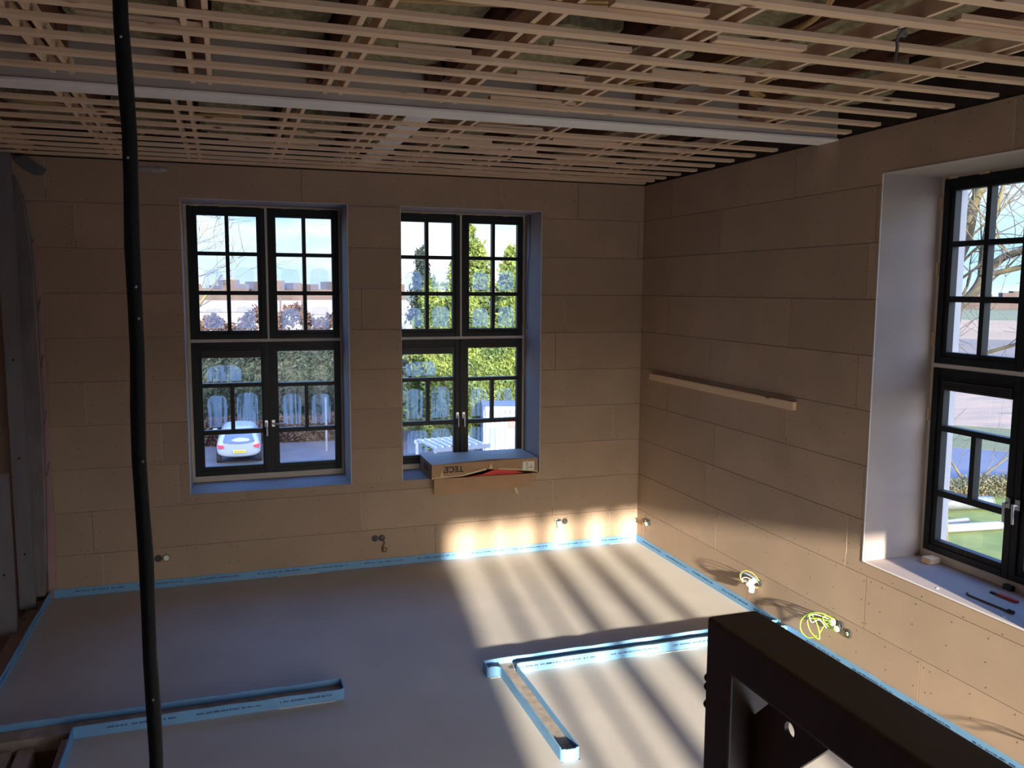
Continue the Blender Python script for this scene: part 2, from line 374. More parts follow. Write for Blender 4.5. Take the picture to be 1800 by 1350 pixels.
TOP = 3.966
hb = [(a, b, ZS, ZH) for a, b in WIN_B]
hr = [(a, b, ZS, ZH) for a, b in WIN_R]
wall = thing('wall_back', None, None, kind='structure')
zb = [(-6.30, -4.73, 0, TOP, -0.010), (-4.73, -1.19, 0, 0.88, -0.008), (-4.73, -1.19, 3.655, TOP, 0.0), (-3.212, -2.689, 0.88, 3.655, 0.043), (-1.19, 0.0, 0, TOP, -0.012)]
mb, sm = boarded(3, 0, 0, hb, zb, 0, put_back)
mb.build('gypsum_boards', wall); tag(sm.build('screw_heads', wall), kind='stuff')
core = MB()
for (a, b, c, d) in rects_minus((-6.6, 0.72, -0.3, 4.6), hb): core.box(a, b, 0.0127, 0.60, c, d, 'reveal')
core.box(-6.6, 0.012, 0.007, 0.0126, 3.968, 4.459, 'deck_and_shade')  # dark strip painted in as shade of the void above the boards
core.build('wall_core', wall, fix=False)
skin = MB()
for (a, b, c, d) in rects_minus((-6.6, 0.80, -4.6, 4.6), [(h[0]+0.03, h[1]-0.03, h[2]+0.03, h[3]-0.03) for h in hb]): skin.box(a, b, 0.602, 0.74, c, d, 'ext_white')
skin.build('outer_skin', wall, fix=False)

wall = thing('wall_right', None, None, kind='structure')
zr = [(YF, 0.0, 0, TOP, -0.012)]
mb, sm = boarded(11, 0, 0, hr, zr, 0, put_right)
mb.build('gypsum_boards', wall); tag(sm.build('screw_heads', wall), kind='stuff')
core = MB()
for (a, b, c, d) in rects_minus((YF-0.6, 0.0127, -0.3, 4.6), hr): core.box(0.0127, 0.60, a, b, c, d, 'reveal')
core.box(0.007, 0.0126, YF, 0.006, 3.968, 4.459, 'deck_and_shade')  # same painted shade strip along the top of this wall
core.build('wall_core', wall, fix=False)
skin = MB()
for (a, b, c, d) in rects_minus((YF-0.7, 0.602, -4.6, 4.6), [(h[0]+0.03, h[1]-0.03, h[2]+0.03, h[3]-0.03) for h in hr]): skin.box(0.602, 0.74, a, b, c, d, 'ext_white')
skin.build('outer_skin', wall, fix=False)

# wall behind the camera, with the low wide window the sun comes through
FWX0, FWX1, FWZ0, FWZ1 = -3.55, -0.25, 0.06, 2.41
fw = MB()
for (a, b, c, d) in rects_minus((-6.6, 0.72, -0.3, 4.6), [(FWX0, FWX1, FWZ0, FWZ1)]): fw.box(a, b, YF-0.3, YF, c, d, 'board_b')
tag(fw.build('wall_front', fix=False), kind='structure')
# left side: closing wall behind the stud work
lw = MB().box(XL-0.2, XL, YF-0.3, 0.6, -0.3, 4.6, 'pink'); tag(lw.build('wall_left'), kind='structure')

# corner beads round the openings
tr = MB()
for a, b in WIN_B:
    for x in (a, b): tr.box(x-0.0025, x+0.0025, -0.0015, 0.004, ZS, ZH, 'bead')
    tr.box(a, b, -0.0015, 0.004, ZH-0.002, ZH+0.002, 'bead')
tag(tr.build('trim_1'), kind='structure')
tr = MB()
for a, b in WIN_R:
    for y in (a, b): tr.box(-0.003, 0.004, y-0.004, y+0.004, ZS, ZH, 'bead')
    for z in (ZS, ZH): tr.box(-0.003, 0.004, a, b, z-0.004, z+0.004, 'bead')
tag(tr.build('trim_2'), kind='structure')

# ------------------------------------------------------------------ floor
SY0, SY1 = -2.765, -2.63          # slots left in the screed for the partitions
slotA = (-2.62, 0.0, SY0, SY1); slotB = (-2.52, -2.395, -3.98, SY0)
slotC = (-6.0, -3.665, SY0, SY1+0.02)
hatch = (-6.0, -5.375, -4.6, SY0)
fl = MB()
for (a, b, c, d) in rects_minus((-5.96, 0.0127, YF, 0.0127), [slotA, slotB, slotC, hatch]): fl.box(a, b, c, d, -0.075, 0.0, 'screed')
for s_ in (slotA, (-2.52, -2.395, -3.98, SY0+0.018), slotC): fl.box(s_[0]+(0.01 if s_ is not slotC else -0.0), s_[1]-0.01, s_[2]+0.009, s_[3]-0.009, -0.08, 0.034, 'subfloor')
fl.box(-6.6, -5.96, YF, 0.0127, -0.16, -0.08, 'subfloor')
tag(fl.build('floor', fix=False), kind='structure')

# dark void and joists under the hatch
hp = MB(); hp.box(-6.05, -5.36, -4.65, -2.70, -0.46, -0.44, 'subfloor'); hp.box(-6.06, -6.04, -4.65, -2.7, -0.44, -0.08, 'lath_dark'); hp.box(-6.04, -5.375, -2.765, -2.74, -0.44, -0.06, 'lath_dark')
hp.box(-6.04, -5.375, -4.65, -4.6, -0.44, -0.0, 'lath_dark')
tag(hp.build('hatch_lining'), 'dark timber lined hatch in the screed at the near left', 'hatch')
for i, (x0, x1, lb) in enumerate([(-5.80, -5.70, 'grey timber beam across the floor hatch, left one of the three'), (-5.665, -5.575, 'wide pale timber beam across the floor hatch, middle one of the three'), (-5.42, -5.378, 'thin pale timber edge beam beside the blue strip at the hatch')]):
    t = MB().box(x0, x1, -4.58, -2.775, -0.16, -0.02 if i < 2 else 0.01, 'timber_pale').build('hatch_beam', bevel=0.003)
    tag(t, lb, 'timber beam', 'timber beams in the floor hatch')

# ------------------------------------------------------------------ blue edge insulation strips
def ribbon(path, z0, z1, th, closed=False):
    """vertical strip following a 2-d path, th thick to its left"""
    mb = MB(); n = len(path); P = [Vector((p[0], p[1])) for p in path]
    nor = []
    for i in range(n):
        a = P[(i-1) % n] if (closed or i > 0) else P[i]; b = P[(i+1) % n] if (closed or i < n-1) else P[i]
        d = (b-a).normalized(); nor.append(Vector((-d.y, d.x)))
    rng = random.Random(n)
    top = [z1+rng.uniform(-0.0035, 0.0035) for _ in range(n)]
    for i in range(n if closed else n-1):
        j = (i+1) % n
        a, b, c, d = P[i], P[j], P[j]+nor[j]*th, P[i]+nor[i]*th
        za, zb_ = top[i], top[j]
        mb.face([(a.x, a.y, z0), (b.x, b.y, z0), (b.x, b.y, zb_), (a.x, a.y, za)], 'tape')
        mb.face([(d.x, d.y, z0), (d.x, d.y, za), (c.x, c.y, zb_), (c.x, c.y, z0)], 'tape')
        mb.face([(a.x, a.y, za), (b.x, b.y, zb_), (c.x, c.y, zb_), (d.x, d.y, za)], 'tape')
        if not closed and i in (0, n-2):
            e1, e2, ze = ((a, d, za) if i == 0 else (b, c, zb_))
            mb.face([(e1.x, e1.y, z0), (e2.x, e2.y, z0), (e2.x, e2.y, ze), (e1.x, e1.y, ze)], 'tape')
    return mb
def fillet(pts, rad, seg=5, closed=False, step=0.12):
    P = [Vector(p) for p in pts]; out_ = []; n = len(P)
    for i in range(n):
        if not closed and i in (0, n-1): out_.append(P[i]); continue
        a, b, c = P[i-1], P[i], P[(i+1) % n]
        u = (a-b).normalized(); w = (c-b).normalized(); ang = math.acos(max(-1, min(1, u.dot(w))))
        t = min(rad/math.tan(ang/2), (a-b).length*0.45, (c-b).length*0.45)
        p0, p1 = b+u*t, b+w*t
        for k in range(seg+1):
            s_ = k/seg; out_.append(p0*(1-s_)**2 + b*2*s_*(1-s_) + p1*s_**2)
    res = []
    for i, p in enumerate(out_):
        res.append(p)
        if i < len(out_)-1 or closed:
            q = out_[(i+1) % len(out_)]; d = (q-p).length; k = int(d/step)
            for j in range(1, k): res.append(p+(q-p)*j/k)
    return [tuple(p) for p in res]
def print_marks(segments, z, off, parent, shift, hgt=0.013):
    """lines of small printed characters on strip faces, each line a part; segments: (p0, p1, normal)"""
    rng = random.Random(5)
    for (p0, p1, nn) in segments:
        p0, p1, nn = Vector(p0), Vector(p1), Vector(nn); Lg = (p1-p0).length; d = (p1-p0)/Lg
        s_ = 0.08+rng.uniform(0, 0.1)
        while s_ < Lg-0.3:
            mb = MB(); e_ = min(s_+0.40, Lg-0.05)
            t = s_
            while t < e_:
                w = rng.choice([0.004, 0.006, 0.007]); h = hgt*rng.choice([1, 1, 0.8, 0.6])
                if rng.random() > 0.22:
                    a = p0+d*t+nn*off; b = p0+d*(t+w)+nn*off
                    mb.face([(a.x, a.y, z), (b.x, b.y, z), (b.x, b.y, z+h), (a.x, a.y, z+h)], 'tape_print')
                    if rng.random() < 0.6:
                        mb.face([(a.x, a.y, z+h*0.4), (b.x+d.x*0.002, b.y+d.y*0.002, z+h*0.4), (b.x+d.x*0.002, b.y+d.y*0.002, z+h*0.6), (a.x, a.y, z+h*0.6)], 'tape_print')
                t += w+0.003
            o = mb.build('printed_line', parent, fix=False); o.location = shift
            s_ = e_+0.11+rng.uniform(-0.02, 0.05)
T = 0.008; ZT = 0.078
def strip(name, label, path, segs, closed=False, rad=0.03, z0=-0.03):
    th = thing(name, label, 'edge strip', (path[0][0], path[0][1], 0))
    o = ribbon(fillet(path, rad, closed=closed), z0, ZT, T, closed).build('foam_strip', th, fix=False); o.location = (-path[0][0], -path[0][1], 0)
    print_marks(segs, 0.040, 0.0012, th, (-path[0][0], -path[0][1], 0))
    return th
strip('edge_strip', 'blue foam edge strip along the foot of the back wall', [(-5.93, -0.0095), (-0.001, -0.0095)], [((-5.9, -0.0095), (-0.02, -0.0095), (0, -1))])
strip('edge_strip', 'blue foam edge strip along the foot of the right wall', [(-0.0095, -0.001), (-0.0095, SY1-0.03)], [((-0.0095, -0.03), (-0.0095, SY1-0.03), (-1, 0))])
strip('edge_strip', 'blue foam edge strip on the right wall, running towards the black steel rail', [(-0.0095, SY0+0.01), (-0.0095, -9.5)], [((-0.0095, SY0-0.1), (-0.0095, -7.5), (-1, 0))])
strip('edge_strip', 'blue foam edge strip along the left side below the metal studs', [(-5.955, SY1+0.02), (-5.955, -0.02)], [((-5.955, -2.6), (-5.955, -0.1), (1, 0))])
# T shaped slot edged all round (open at the right wall)
pathT = [(-0.012, SY1), (-2.62, SY1), (-2.62, SY0), (-2.52, SY0), (-2.52, -3.98), (-2.395, -3.98), (-2.395, SY0), (-0.012, SY0)]
strip('edge_strip', 'blue foam edge strip outlining the T shaped slot in the sunlit floor', pathT,
      [((-2.3, SY0), (-0.1, SY0), (0, -1)), ((-2.62, SY0), (-2.05, SY0), (0, -1))], rad=0.032)
pathC = [(-5.955, SY1+0.02), (-3.665, SY1+0.02), (-3.665, SY0), (-5.36, SY0), (-5.36, -4.6)]
strip('edge_strip', 'blue foam edge strip outlining the slot at the near left by the hatch', pathC, [((-5.3, SY0-0.008), (-3.7, SY0-0.008), (0, -1))], rad=0.02)
# crumbs of white residue at the strip feet
for (x0, x1, y, lb) in [(-2.6, -2.41, -2.777, 'short side of the T slot'), (-1.3, -0.85, -2.777, 'front of the T slot'), (-4.1, -3.72, -2.777, 'front of the left slot'), (-3.95, -3.55, -0.022, 'foot of the back wall'), (-0.35, -0.06, -0.022, 'back right corner')]:
    r_ = MB(); n_ = 14; xs = np.linspace(x0, x1, n_)
    poly = [(x, y) for x in xs]+[(x, y-random.uniform(0.002, 0.008)) for x in xs[::-1]]
    r_.prism(poly, 2, 0.0, 0.004, 'plaster'); tag(r_.build('plaster_residue'), 'thin white plaster residue at the ' + lb, 'residue')

# ------------------------------------------------------------------ ceiling
cl = MB(); cl.box(-6.6, 0.7, YF-0.3, 0.7, 4.46, 4.60, 'deck_and_shade')
tag(cl.build('ceiling'), kind='structure')
BT, BW = 0.022, 0.070
front = [(-3.24, -3.36), (-3.53, -3.68), (-3.85, -3.98), (-4.16, -4.25), (-4.48, -4.50), (-4.80, -4.76), (-5.11, -5.07), (-5.43, -5.40), (-5.74, -5.72), (-6.05, -6.03), (-6.36, -6.36), (-6.68, -6.68), (-7.0, -7.0), (-7.32, -7.32), (-7.64, -7.64), (-7.96, -7.96), (-8.28, -8.28), (-8.6, -8.6), (-8.92, -8.92), (-9.24, -9.24), (-9.56, -9.56), (-9.9, -9.9)]
back = [(-2.37, -2.47), (-2.06, -2.13), (-1.74, -1.82), (-1.42, -1.49), (-1.11, -1.19), (-0.80, -0.91), (-0.50, -0.62), (-0.25, -0.34), (-0.05, -0.06)]
def batten(yR, yL, label, grp):
    Lg = math.hypot(6.3, yR-yL); ang = math.atan2(yR-yL, 6.3)
    b = MB(); n_ = 10; xs = np.linspace(-Lg, -0.03, n_)
    for i in range(n_-1): b.box(xs[i], xs[i+1], -BW/2, BW/2, 0, BT, 'batten')
    o = b.build('ceiling_batten', fix=False); o.location = (0, yR, H+jit(0.002)); o.rotation_euler = (0, 0, ang)
    # merge doubles not needed; shift the grain of each piece
    me = o.data; off = random.uniform(0, 40)
    for v in me.vertices: v.co.x -= off
    o.location = Vector(o.location) + Vector((math.cos(ang)*off, math.sin(ang)*off, 0))
    return tag(o, label, 'batten', grp)
for i, (a, b) in enumerate(front):
    batten(a, b, 'pine ceiling batten, %s in front of the white beam towards the camera' % ORD[i], 'ceiling battens in front of the white beam')
for i, (a, b) in enumerate(back):
    batten(a, b, 'pine ceiling batten, %s behind the white beam towards the back wall' % ORD[i], 'ceiling battens behind the white beam')
# joists with a light lath down each side
JX = [-0.66, -1.475, -2.19, -2.94, -3.655, -4.395, -5.11, -5.86]
JB = [-0.50, -1.226, -1.939, -2.642, -3.223, -3.826, -4.532, -5.181, -5.90]
for i, x, y0, y1, wh in [(i, x, -2.86, 0.0, 'behind') for i, x in enumerate(JB)] + [(i, x, YF, -3.115, 'in front of') for i, x in enumerate(JX)]:
    if True:
        th = thing('ceiling_joist', 'dark brown roof joist %s the white beam, %s from the right wall' % (wh, ORD[i]), 'joist', (x, y0, H+BT), 0, 'roof joists %s the white beam' % wh)
        d = y1-y0
        MB().box(-0.090, -0.026, 0, d, 0.143, 0.44, 'joist').build('joist', th)
        MB().box(-0.024, 0.0, 0, d, 0.0015, 0.075, 'batten_y').build('side_lath', th)
        if not (wh != 'behind' and i in (1,)): MB().box(-0.118, -0.092, 0, d, 0.0015, 0.075, 'batten_y').build('side_lath', th)
# short splice blocks on the battens at joints
spl = [(-3.53, -3.16, -4.21, 1), (-2.84, -2.43, -4.52, 1), (-2.82, -2.42, -3.915, 1), (-2.15, -1.65, -4.84, 1), (-2.15, -1.57, -4.20, 1), (-4.94, -4.40, -4.22, 1), (-2.82, -2.38, -5.15, 1), (-2.78, -2.2, -3.30, 1), (-1.34, -0.9, -5.46, 1),
       (-2.62, -2.1, -2.40, 1), (-1.9, -1.3, -2.10, 1), (-2.95, -2.3, -1.78, 1), (-2.4, -1.8, -1.46, 1), (-4.3, -3.6, -1.16, 1), (-1.5, -0.9, -1.14, 1), (-2.9, -2.2, -0.84, 1)]
for i, (x0, x1, y, _) in enumerate(spl):
    o = MB().box(x0, x1, -BW/2, BW/2, BT+0.001, BT+0.024, 'batten').build('splice_block'); o.location = (0, y, H)
    near = 'in front of' if y < -3 else 'behind'; ys = [p[0] for p in (front if y < -3 else back)]; bi = min(range(len(ys)), key=lambda q: abs(ys[q]-y))
    tag(o, 'short pine block on the %s batten %s the beam, bay %s from right' % (ORD[bi], near, ORD[int(-x1/0.745)]), 'wood block', 'short splice blocks on the ceiling battens')
# beam
bm_ = thing('ceiling_beam', 'long white beam with a grey side face across the ceiling', 'beam', (-3.1, -2.98, 3.955))
MB().box(-3.2, 3.1, -0.12, 0.11, 0.0, 0.016, 'beam_white').build('bottom_flange', bm_, bevel=0.002)
MB().box(-3.2, 3.1, -0.105, 0.09, 0.0165, 0.42, 'beam_grey').build('beam_side', bm_)
# brown joist ends let into the beam
for i, x in enumerate(JX[:7]):
    tag(MB().box(x-0.20, x-0.12, -3.20, -3.09, 4.06, 4.34, 'joist').build('joist_block'), 'brown wooden bearing block against the grey beam side, %s from the right wall' % ORD[i], 'wood block', 'bearing blocks along the beam')
# mineral wool slabs between the joists, with gaps
def slab(x0, x1, y0, y1, z0, z1, lb):
    nx, ny = 10, max(4, int((y1-y0)/0.07)); mb = MB(); rng = random.Random(int(x0*100+y0*37)); g = {}
    for i in range(nx+1):
        for j in range(ny+1):
            edge = i in (0, nx) or j in (0, ny)
            g[i, j] = (x0+(x1-x0)*i/nx+rng.uniform(-0.006, 0.006), y0+(y1-y0)*j/ny+rng.uniform(-0.02, 0.02), z0+(0.03 if edge else 0)+rng.uniform(-0.012, 0.012))
    b = len(mb.v); idx = {}
    for kk, v in g.items(): idx[kk] = len(mb.v); mb.v.append(v)
    t = {}
    for kk, v in g.items(): t[kk] = len(mb.v); mb.v.append((v[0], v[1], z1))
    for i in range(nx):
        for j in range(ny):
            mb.f.append((idx[i, j], idx[i, j+1], idx[i+1, j+1], idx[i+1, j])); mb.mi.append(mb.mid('wool'))
            mb.f.append((t[i, j], t[i+1, j], t[i+1, j+1], t[i, j+1])); mb.mi.append(mb.mid('wool'))
    for i in range(nx):
        for j in (0, ny): mb.f.append((idx[i, j], idx[i+1, j], t[i+1, j], t[i, j])); mb.mi.append(0)
    for j in range(ny):
        for i in (0, nx): mb.f.append((idx[i, j], idx[i, j+1], t[i, j+1], t[i, j])); mb.mi.append(0)
    o = mb.build('insulation_slab', smooth=False); tag(o, lb, 'insulation', 'mineral wool slabs between the roof joists')
rs = random.Random(21)
for wh_, i in [(w_, q) for w_ in (0, 1) for q in range(8+(1-w_))]:
    JJ = ([0.115]+JB, [0.115]+JX)[wh_]; x1 = JJ[i]-0.125; x0 = JJ[i+1]+0.01
    for (ya, yb, wh) in ((-2.80, -0.05, 'behind'), (-9.0, -3.14, 'in front of'))[wh_:wh_+1]:
        y = yb; k = 0
        while y > ya+0.5:
            ln = rs.uniform(0.55, 1.25); gap = rs.choice([0.02, 0.05, 0.35, 0.6])
            a = max(ya, y-ln)
            slab(x0, x1, a, y, 4.17+rs.uniform(0, 0.10), 4.44, 'olive mineral wool slab %s the beam in joist bay %s from the right, %s from the beam' % (wh, ORD[i], ORD[k]))
            y = a-gap; k += 1
# pale duct board above the battens behind the beam
dct = MB().box(-3.16, -2.98, -2.84, -0.05, H+BT+0.001, H+BT+0.014, 'bead')
tag(dct.build('duct_board'), 'pale flat board lying on the ceiling battens behind the beam', 'board')
# tan conduits sagging between the joists
def smooth_pts(pts, n=10):
    P = [Vector(p) for p in pts]; P = [P[0]*2-P[1]]+P+[P[-1]*2-P[-2]]; o = []
    for i in range(1, len(P)-2):
        for k in range(n):
            t = k/n; a, b, c, d = P[i-1], P[i], P[i+1], P[i+2]
            o.append(0.5*((2*b)+(c-a)*t+(2*a-5*b+4*c-d)*t*t+(3*b-a-3*c+d)*t**3))
    o.append(P[-2]); return o
cond = [([(-4.1, -4.55, 4.115), (-3.75, -4.60, 4.105), (-3.1, -4.72, 4.105), (-2.6, -4.85, 4.11), (-2.3, -4.75, 4.115)], 'tan conduit bundle sagging across the joists right of centre near the camera'),
        ([(-5.6, -4.95, 4.115), (-5.0, -4.80, 4.11), (-4.45, -4.70, 4.105), (-4.2, -4.68, 4.115)], 'tan conduit bundle at the top left above the hanging hose'),
        ([(-2.0, -5.6, 4.14), (-1.7, -5.0, 4.11), (-1.68, -4.4, 4.11), (-1.72, -3.9, 4.11), (-1.95, -3.5, 4.12)], 'tan conduit running lengthwise in the joist bay right of centre'),
        ([(-1.32, -5.2, 4.115), (-1.27, -4.8, 4.11), (-1.25, -4.3, 4.11), (-1.15, -3.7, 4.105), (-0.95, -3.5, 4.11)], 'tan conduit bending off to the right just before the beam'),
        ([(-0.3, -5.5, 4.115), (-0.6, -5.5, 4.105), (-1.2, -5.55, 4.11), (-1.6, -5.6, 4.115)], 'tan conduit across the bays at the top right'),
        ([(-3.6, -2.2, 4.115), (-3.1, -2.1, 4.105), (-2.5, -2.0, 4.11), (-2.1, -2.1, 4.115)], 'tan conduit across the bays just behind the beam'),
        ([(-5.7, -1.7, 4.115), (-5.2, -1.55, 4.105), (-4.7, -1.5, 4.11), (-4.2, -1.6, 4.115)], 'tan conduit behind the beam at the far left')]
for pts, lb in cond:
    mb = MB(); P = smooth_pts(pts)
    for k, (dy, dz) in enumerate(((0, 0), (0.024, 0.004), (-0.022, 0.012))): mb.tube([p+Vector((0.0, dy, dz)) for p in P], 0.0105, 'hose', 7)
    tag(mb.build('conduit', smooth=True), lb, 'conduit')
# the wire clamp hanging between battens
mb = MB(); mb.tube(smooth_pts([(-1.47, -5.40, 4.03), (-1.46, -5.27, 3.985), (-1.45, -5.25, 3.93), (-1.46, -5.25, 3.87)], 6), 0.008, 'box_grey', 6)
mb.tube([(-1.50, -5.30, 4.02), (-1.42, -5.26, 3.99)], 0.014, 'box_grey', 6)
tag(mb.build('wire_clamp'), 'small grey wire twist hanging between two ceiling battens', 'wire')
# bits of silver foil where the back wall meets the ceiling at the left
for (x0, x1, z, lb) in [(-5.19, -4.83, 3.885, 'crumpled silver foil strip at the top of the back wall right of the hose')]:
    r_ = MB(); n_ = 16; xs = np.linspace(x0, x1, n_)
    poly = [(x, z-random.uniform(0.0, 0.02)) for x in xs]+[(x, z+0.035+random.uniform(-0.012, 0.012)) for x in xs[::-1]]
    r_.prism(poly, 1, -0.012, -0.001, 'foil_silver'); tag(r_.build('foil_strip'), lb, 'foil')
# dark crumpled tarp scrap in the top left corner
r_ = MB(); xs = [-6.02, -5.96, -5.92, -5.85, -5.80]; poly = [(-6.05, 3.93), (-5.98, 3.85), (-5.90, 3.80), (-5.83, 3.80), (-5.80, 3.85), (-5.88, 3.90), (-5.95, 3.96)]
r_.prism(poly, 1, -0.10, -0.05, 'box_grey'); tag(r_.build('foil_scrap', bevel=0.004), 'dark crumpled scrap of foil under the ceiling in the left corner', 'foil')

# ------------------------------------------------------------------ windows
def blob(mb, x0, x1, z0, z1, y, k, seed=0):
    rng = random.Random(seed); pts = []
    cx = (x0+x1)/2; hw = (x1-x0)/2; n_ = 22; arch = min((z1-z0)*0.6, hw*1.3)
    for i in range(n_+1):
        t = math.pi*i/n_; c = math.cos(t); s_ = math.sin(t)
        px = cx+hw*math.copysign(abs(c)**0.55, c); pz = z1-arch+arch*abs(s_)**0.55
        pts.append((px+rng.uniform(-0.002, 0.002), pz+rng.uniform(-0.003, 0.003)))
    pts += [(x0+0.004, z0), (x1-0.004, z0)]
    mb.face([(p[0], y, p[1]) for p in pts], k)
def sash(parent, name, x0, x1, z0, z1, panes, y0=0.0, dep=0.06, extra=None):
    fr = MB()
    for (a, b, c, d) in rects_minus((x0, x1, z0, z1), [(p[0], p[1], p[2], p[3]) for p in panes]): fr.box(a, b, y0, y0+dep, c, d, 'frame')
    # raised outer rim
    for (a, b, c, d) in ((x0, x0+0.05, z0, z1), (x1-0.05, x1, z0, z1), (x0+0.05, x1-0.05, z0, z0+0.05), (x0+0.05, x1-0.05, z1-0.05, z1)):
        fr.box(a, b, y0-0.012, y0, c, d, 'frame')
    o = fr.build(name, parent, bevel=0.003, fix=False)
    gl = MB()
    for p in panes: gl.face([(p[0], y0+0.030, p[2]), (p[1], y0+0.030, p[2]), (p[1], y0+0.030, p[3]), (p[0], y0+0.030, p[3])], 'glass')
    gl.build('glass', o, fix=False)
    return o
def handle(parent, x, z, horizontal=False):
    mb = MB(); mb.box(x-0.016, x+0.016, -0.024, -0.012, z-0.035, z+0.035, 'chrome')
    mb.tube([(x, -0.024, z), (x, -0.055, z)], 0.010, 'chrome', 10)
    if horizontal: mb.tube([(x-0.008, -0.058, z), (x+0.06, -0.060, z-0.004), (x+0.125, -0.058, z-0.006)], [0.010, 0.0085, 0.008], 'chrome', 10)
    else: mb.tube([(x, -0.058, z+0.008), (x+0.003, -0.060, z-0.06), (x+0.004, -0.058, z-0.125)], [0.010, 0.0085, 0.008], 'chrome', 10)
    return mb.build('handle', parent, bevel=0.002)
def window(idx, loc, rz, horizontal, fog, wid=1.518, shims=True, seed=0):
    t = thing('window_%d' % idx, None, None, loc, rz, kind='structure')
    # cream liner all round and between the sashes
    sf = MB(); w = wid
    sf.box(0.0, 0.030, -0.004, 0.07, ZS, ZH, 'subframe'); sf.box(w-0.026, w, -0.004, 0.07, ZS, ZH, 'subframe')
    sf.box(0.030, w-0.026, -0.004, 0.07, ZH-0.016, ZH, 'subframe'); sf.box(0.030, w-0.026, -0.006, 0.07, ZS, 0.938, 'subframe')
    sf.build('liner', t, bevel=0.002, fix=False)
    st = MB(); st.box(0.030, w-0.026, -0.006, 0.05, 2.296, 2.326, 'strip'); st.box(0.764, 0.786, -0.006, 0.05, 2.326, ZH-0.016, 'strip'); st.build('gasket_strip', t)
    if shims:
        sh = MB(); rng = random.Random(seed)
        for x in (0.07, 0.33, 0.72, 0.93, 1.25): sh.box(x, x+rng.uniform(0.05, 0.08), -0.02, 0.0, ZH-0.022, ZH-0.001, 'shim')
        for z in (3.42, 2.95, 2.45, 1.9): sh.box(0.001 if seed % 2 == 0 else w-0.02, 0.02 if seed % 2 == 0 else w-0.001, -0.02, 0.0, z, z+0.10, 'shim')
        tag(sh.build('shims', t, fix=False), 'pale wooden shims', kind='stuff')
    X0 = 0.035
    zr_ = [(2.412, 2.768), (2.810, 3.158), (3.196, 3.550)]
    for (a, b, cols) in ((0.030, 0.762, ((0.122, 0.382), (0.420, 0.682))), (0.788, w-0.026, ((0.870, 1.128), (1.165, 1.425)))):
        ps = [(c[0], c[1], z[0], z[1]) for c in cols for z in zr_]
        o = sash(t, 'upper_sash', a, b, 2.328, ZH-0.018, ps)
        if fog:
            fb = MB()
            for i, c in enumerate(cols):
                for j in (0, 1):
                    z = zr_[j]; wd = c[1]-c[0]
                    blob(fb, c[0]+wd*0.16, c[1]-wd*0.12, z[0]+0.02, z[0]+(z[1]-z[0])*(0.62+0.06*i), 0.0285, 'fog', i+j*3)
            fb.build('condensation', o, fix=False)
    ps = [(0.125, 0.692, 1.880, 2.137), (0.125, 0.385, 1.404, 1.838), (0.425, 0.692, 1.404, 1.838), (0.125, 0.692, 1.030, 1.357)]
    o = sash(t, 'casement', 0.030, 0.757, 0.940, 2.294, ps)
    v_ = MB(); v_.box(0.125, 0.692, -0.020, -0.001, 2.143, 2.207, 'vent')
    for k in range(3): v_.box(0.135, 0.682, -0.026, -0.020, 2.152+k*0.018, 2.160+k*0.018, 'frame')
    v_.build('trickle_vent', o); handle(o, 0.730, 1.455, False)
    if fog:
        fb = MB(); blob(fb, 0.17, 0.50, 1.90, 2.06, 0.0285, 'fog_drip', 1)
        blob(fb, 0.165, 0.352, 1.43, 1.755, 0.0285, 'fog_drip', 2); blob(fb, 0.445, 0.655, 1.43, 1.775, 0.0285, 'fog_drip', 3)
        if fog > 1: blob(fb, 0.17, 0.42, 1.05, 1.30, 0.0285, 'fog_drip', 4); blob(fb, 0.435, 0.67, 1.05, 1.31, 0.0285, 'fog_drip', 5)
        fb.build('condensation', o, fix=False)
    ps = [(0.858, 1.428, 1.870, 2.197), (0.858, 1.122, 1.400, 1.830), (1.158, 1.428, 1.400, 1.830), (0.858, 1.428, 1.030, 1.355)]
    o = sash(t, 'casement', 0.760, w-0.026, 0.940, 2.294, ps)
    handle(o, 0.800, 1.455, horizontal)
    if fog:
        fb = MB(); blob(fb, 0.895, 1.085, 1.43, 1.75, 0.0285, 'fog_drip', 6); blob(fb, 1.19, 1.39, 1.43, 1.74, 0.0285, 'fog_drip', 7)
        if fog > 1: blob(fb, 0.88, 1.05, 1.05, 1.31, 0.0285, 'fog_drip', 8); blob(fb, 1.08, 1.22, 1.05, 1.29, 0.0285, 'fog_drip', 9)
        fb.build('condensation', o, fix=False)
    return t
window(1, (-4.73, FRY, 0), 0, True, 1, seed=0)
window(2, (-2.689-0.012, FRY, 0), 0, False, 2, wid=1.511, seed=1)
window(3, (FRY, -3.577, 0), R(-90), False, 0, seed=2)
window(4, (FRY, -6.43, 0), R(-90), False, 0, seed=3)
# window behind the camera: just its mullions
fwf = MB()
def xb(x): return x-abs(YF+0.2)*math.tan(SUN_AZ)     # floor/wall pattern position carried back to the opening
for (a, b) in ((-1.895, -1.815), (-1.56, -1.51), (-1.295, -1.135), (-0.85, -0.70), (-0.43, -0.31)): fwf.box(xb(a), xb(b), YF-0.23, YF-0.17, FWZ0, FWZ1, 'frame')
for (a, b, c, d) in ((FWX0, FWX1, FWZ0, FWZ0+0.06), (FWX0, FWX1, FWZ1-0.03, FWZ1)): fwf.box(a, b, YF-0.23, YF-0.17, c, d, 'frame')
wt = thing('window_5', None, None, kind='structure'); fwf.build('mullions', wt, fix=False)

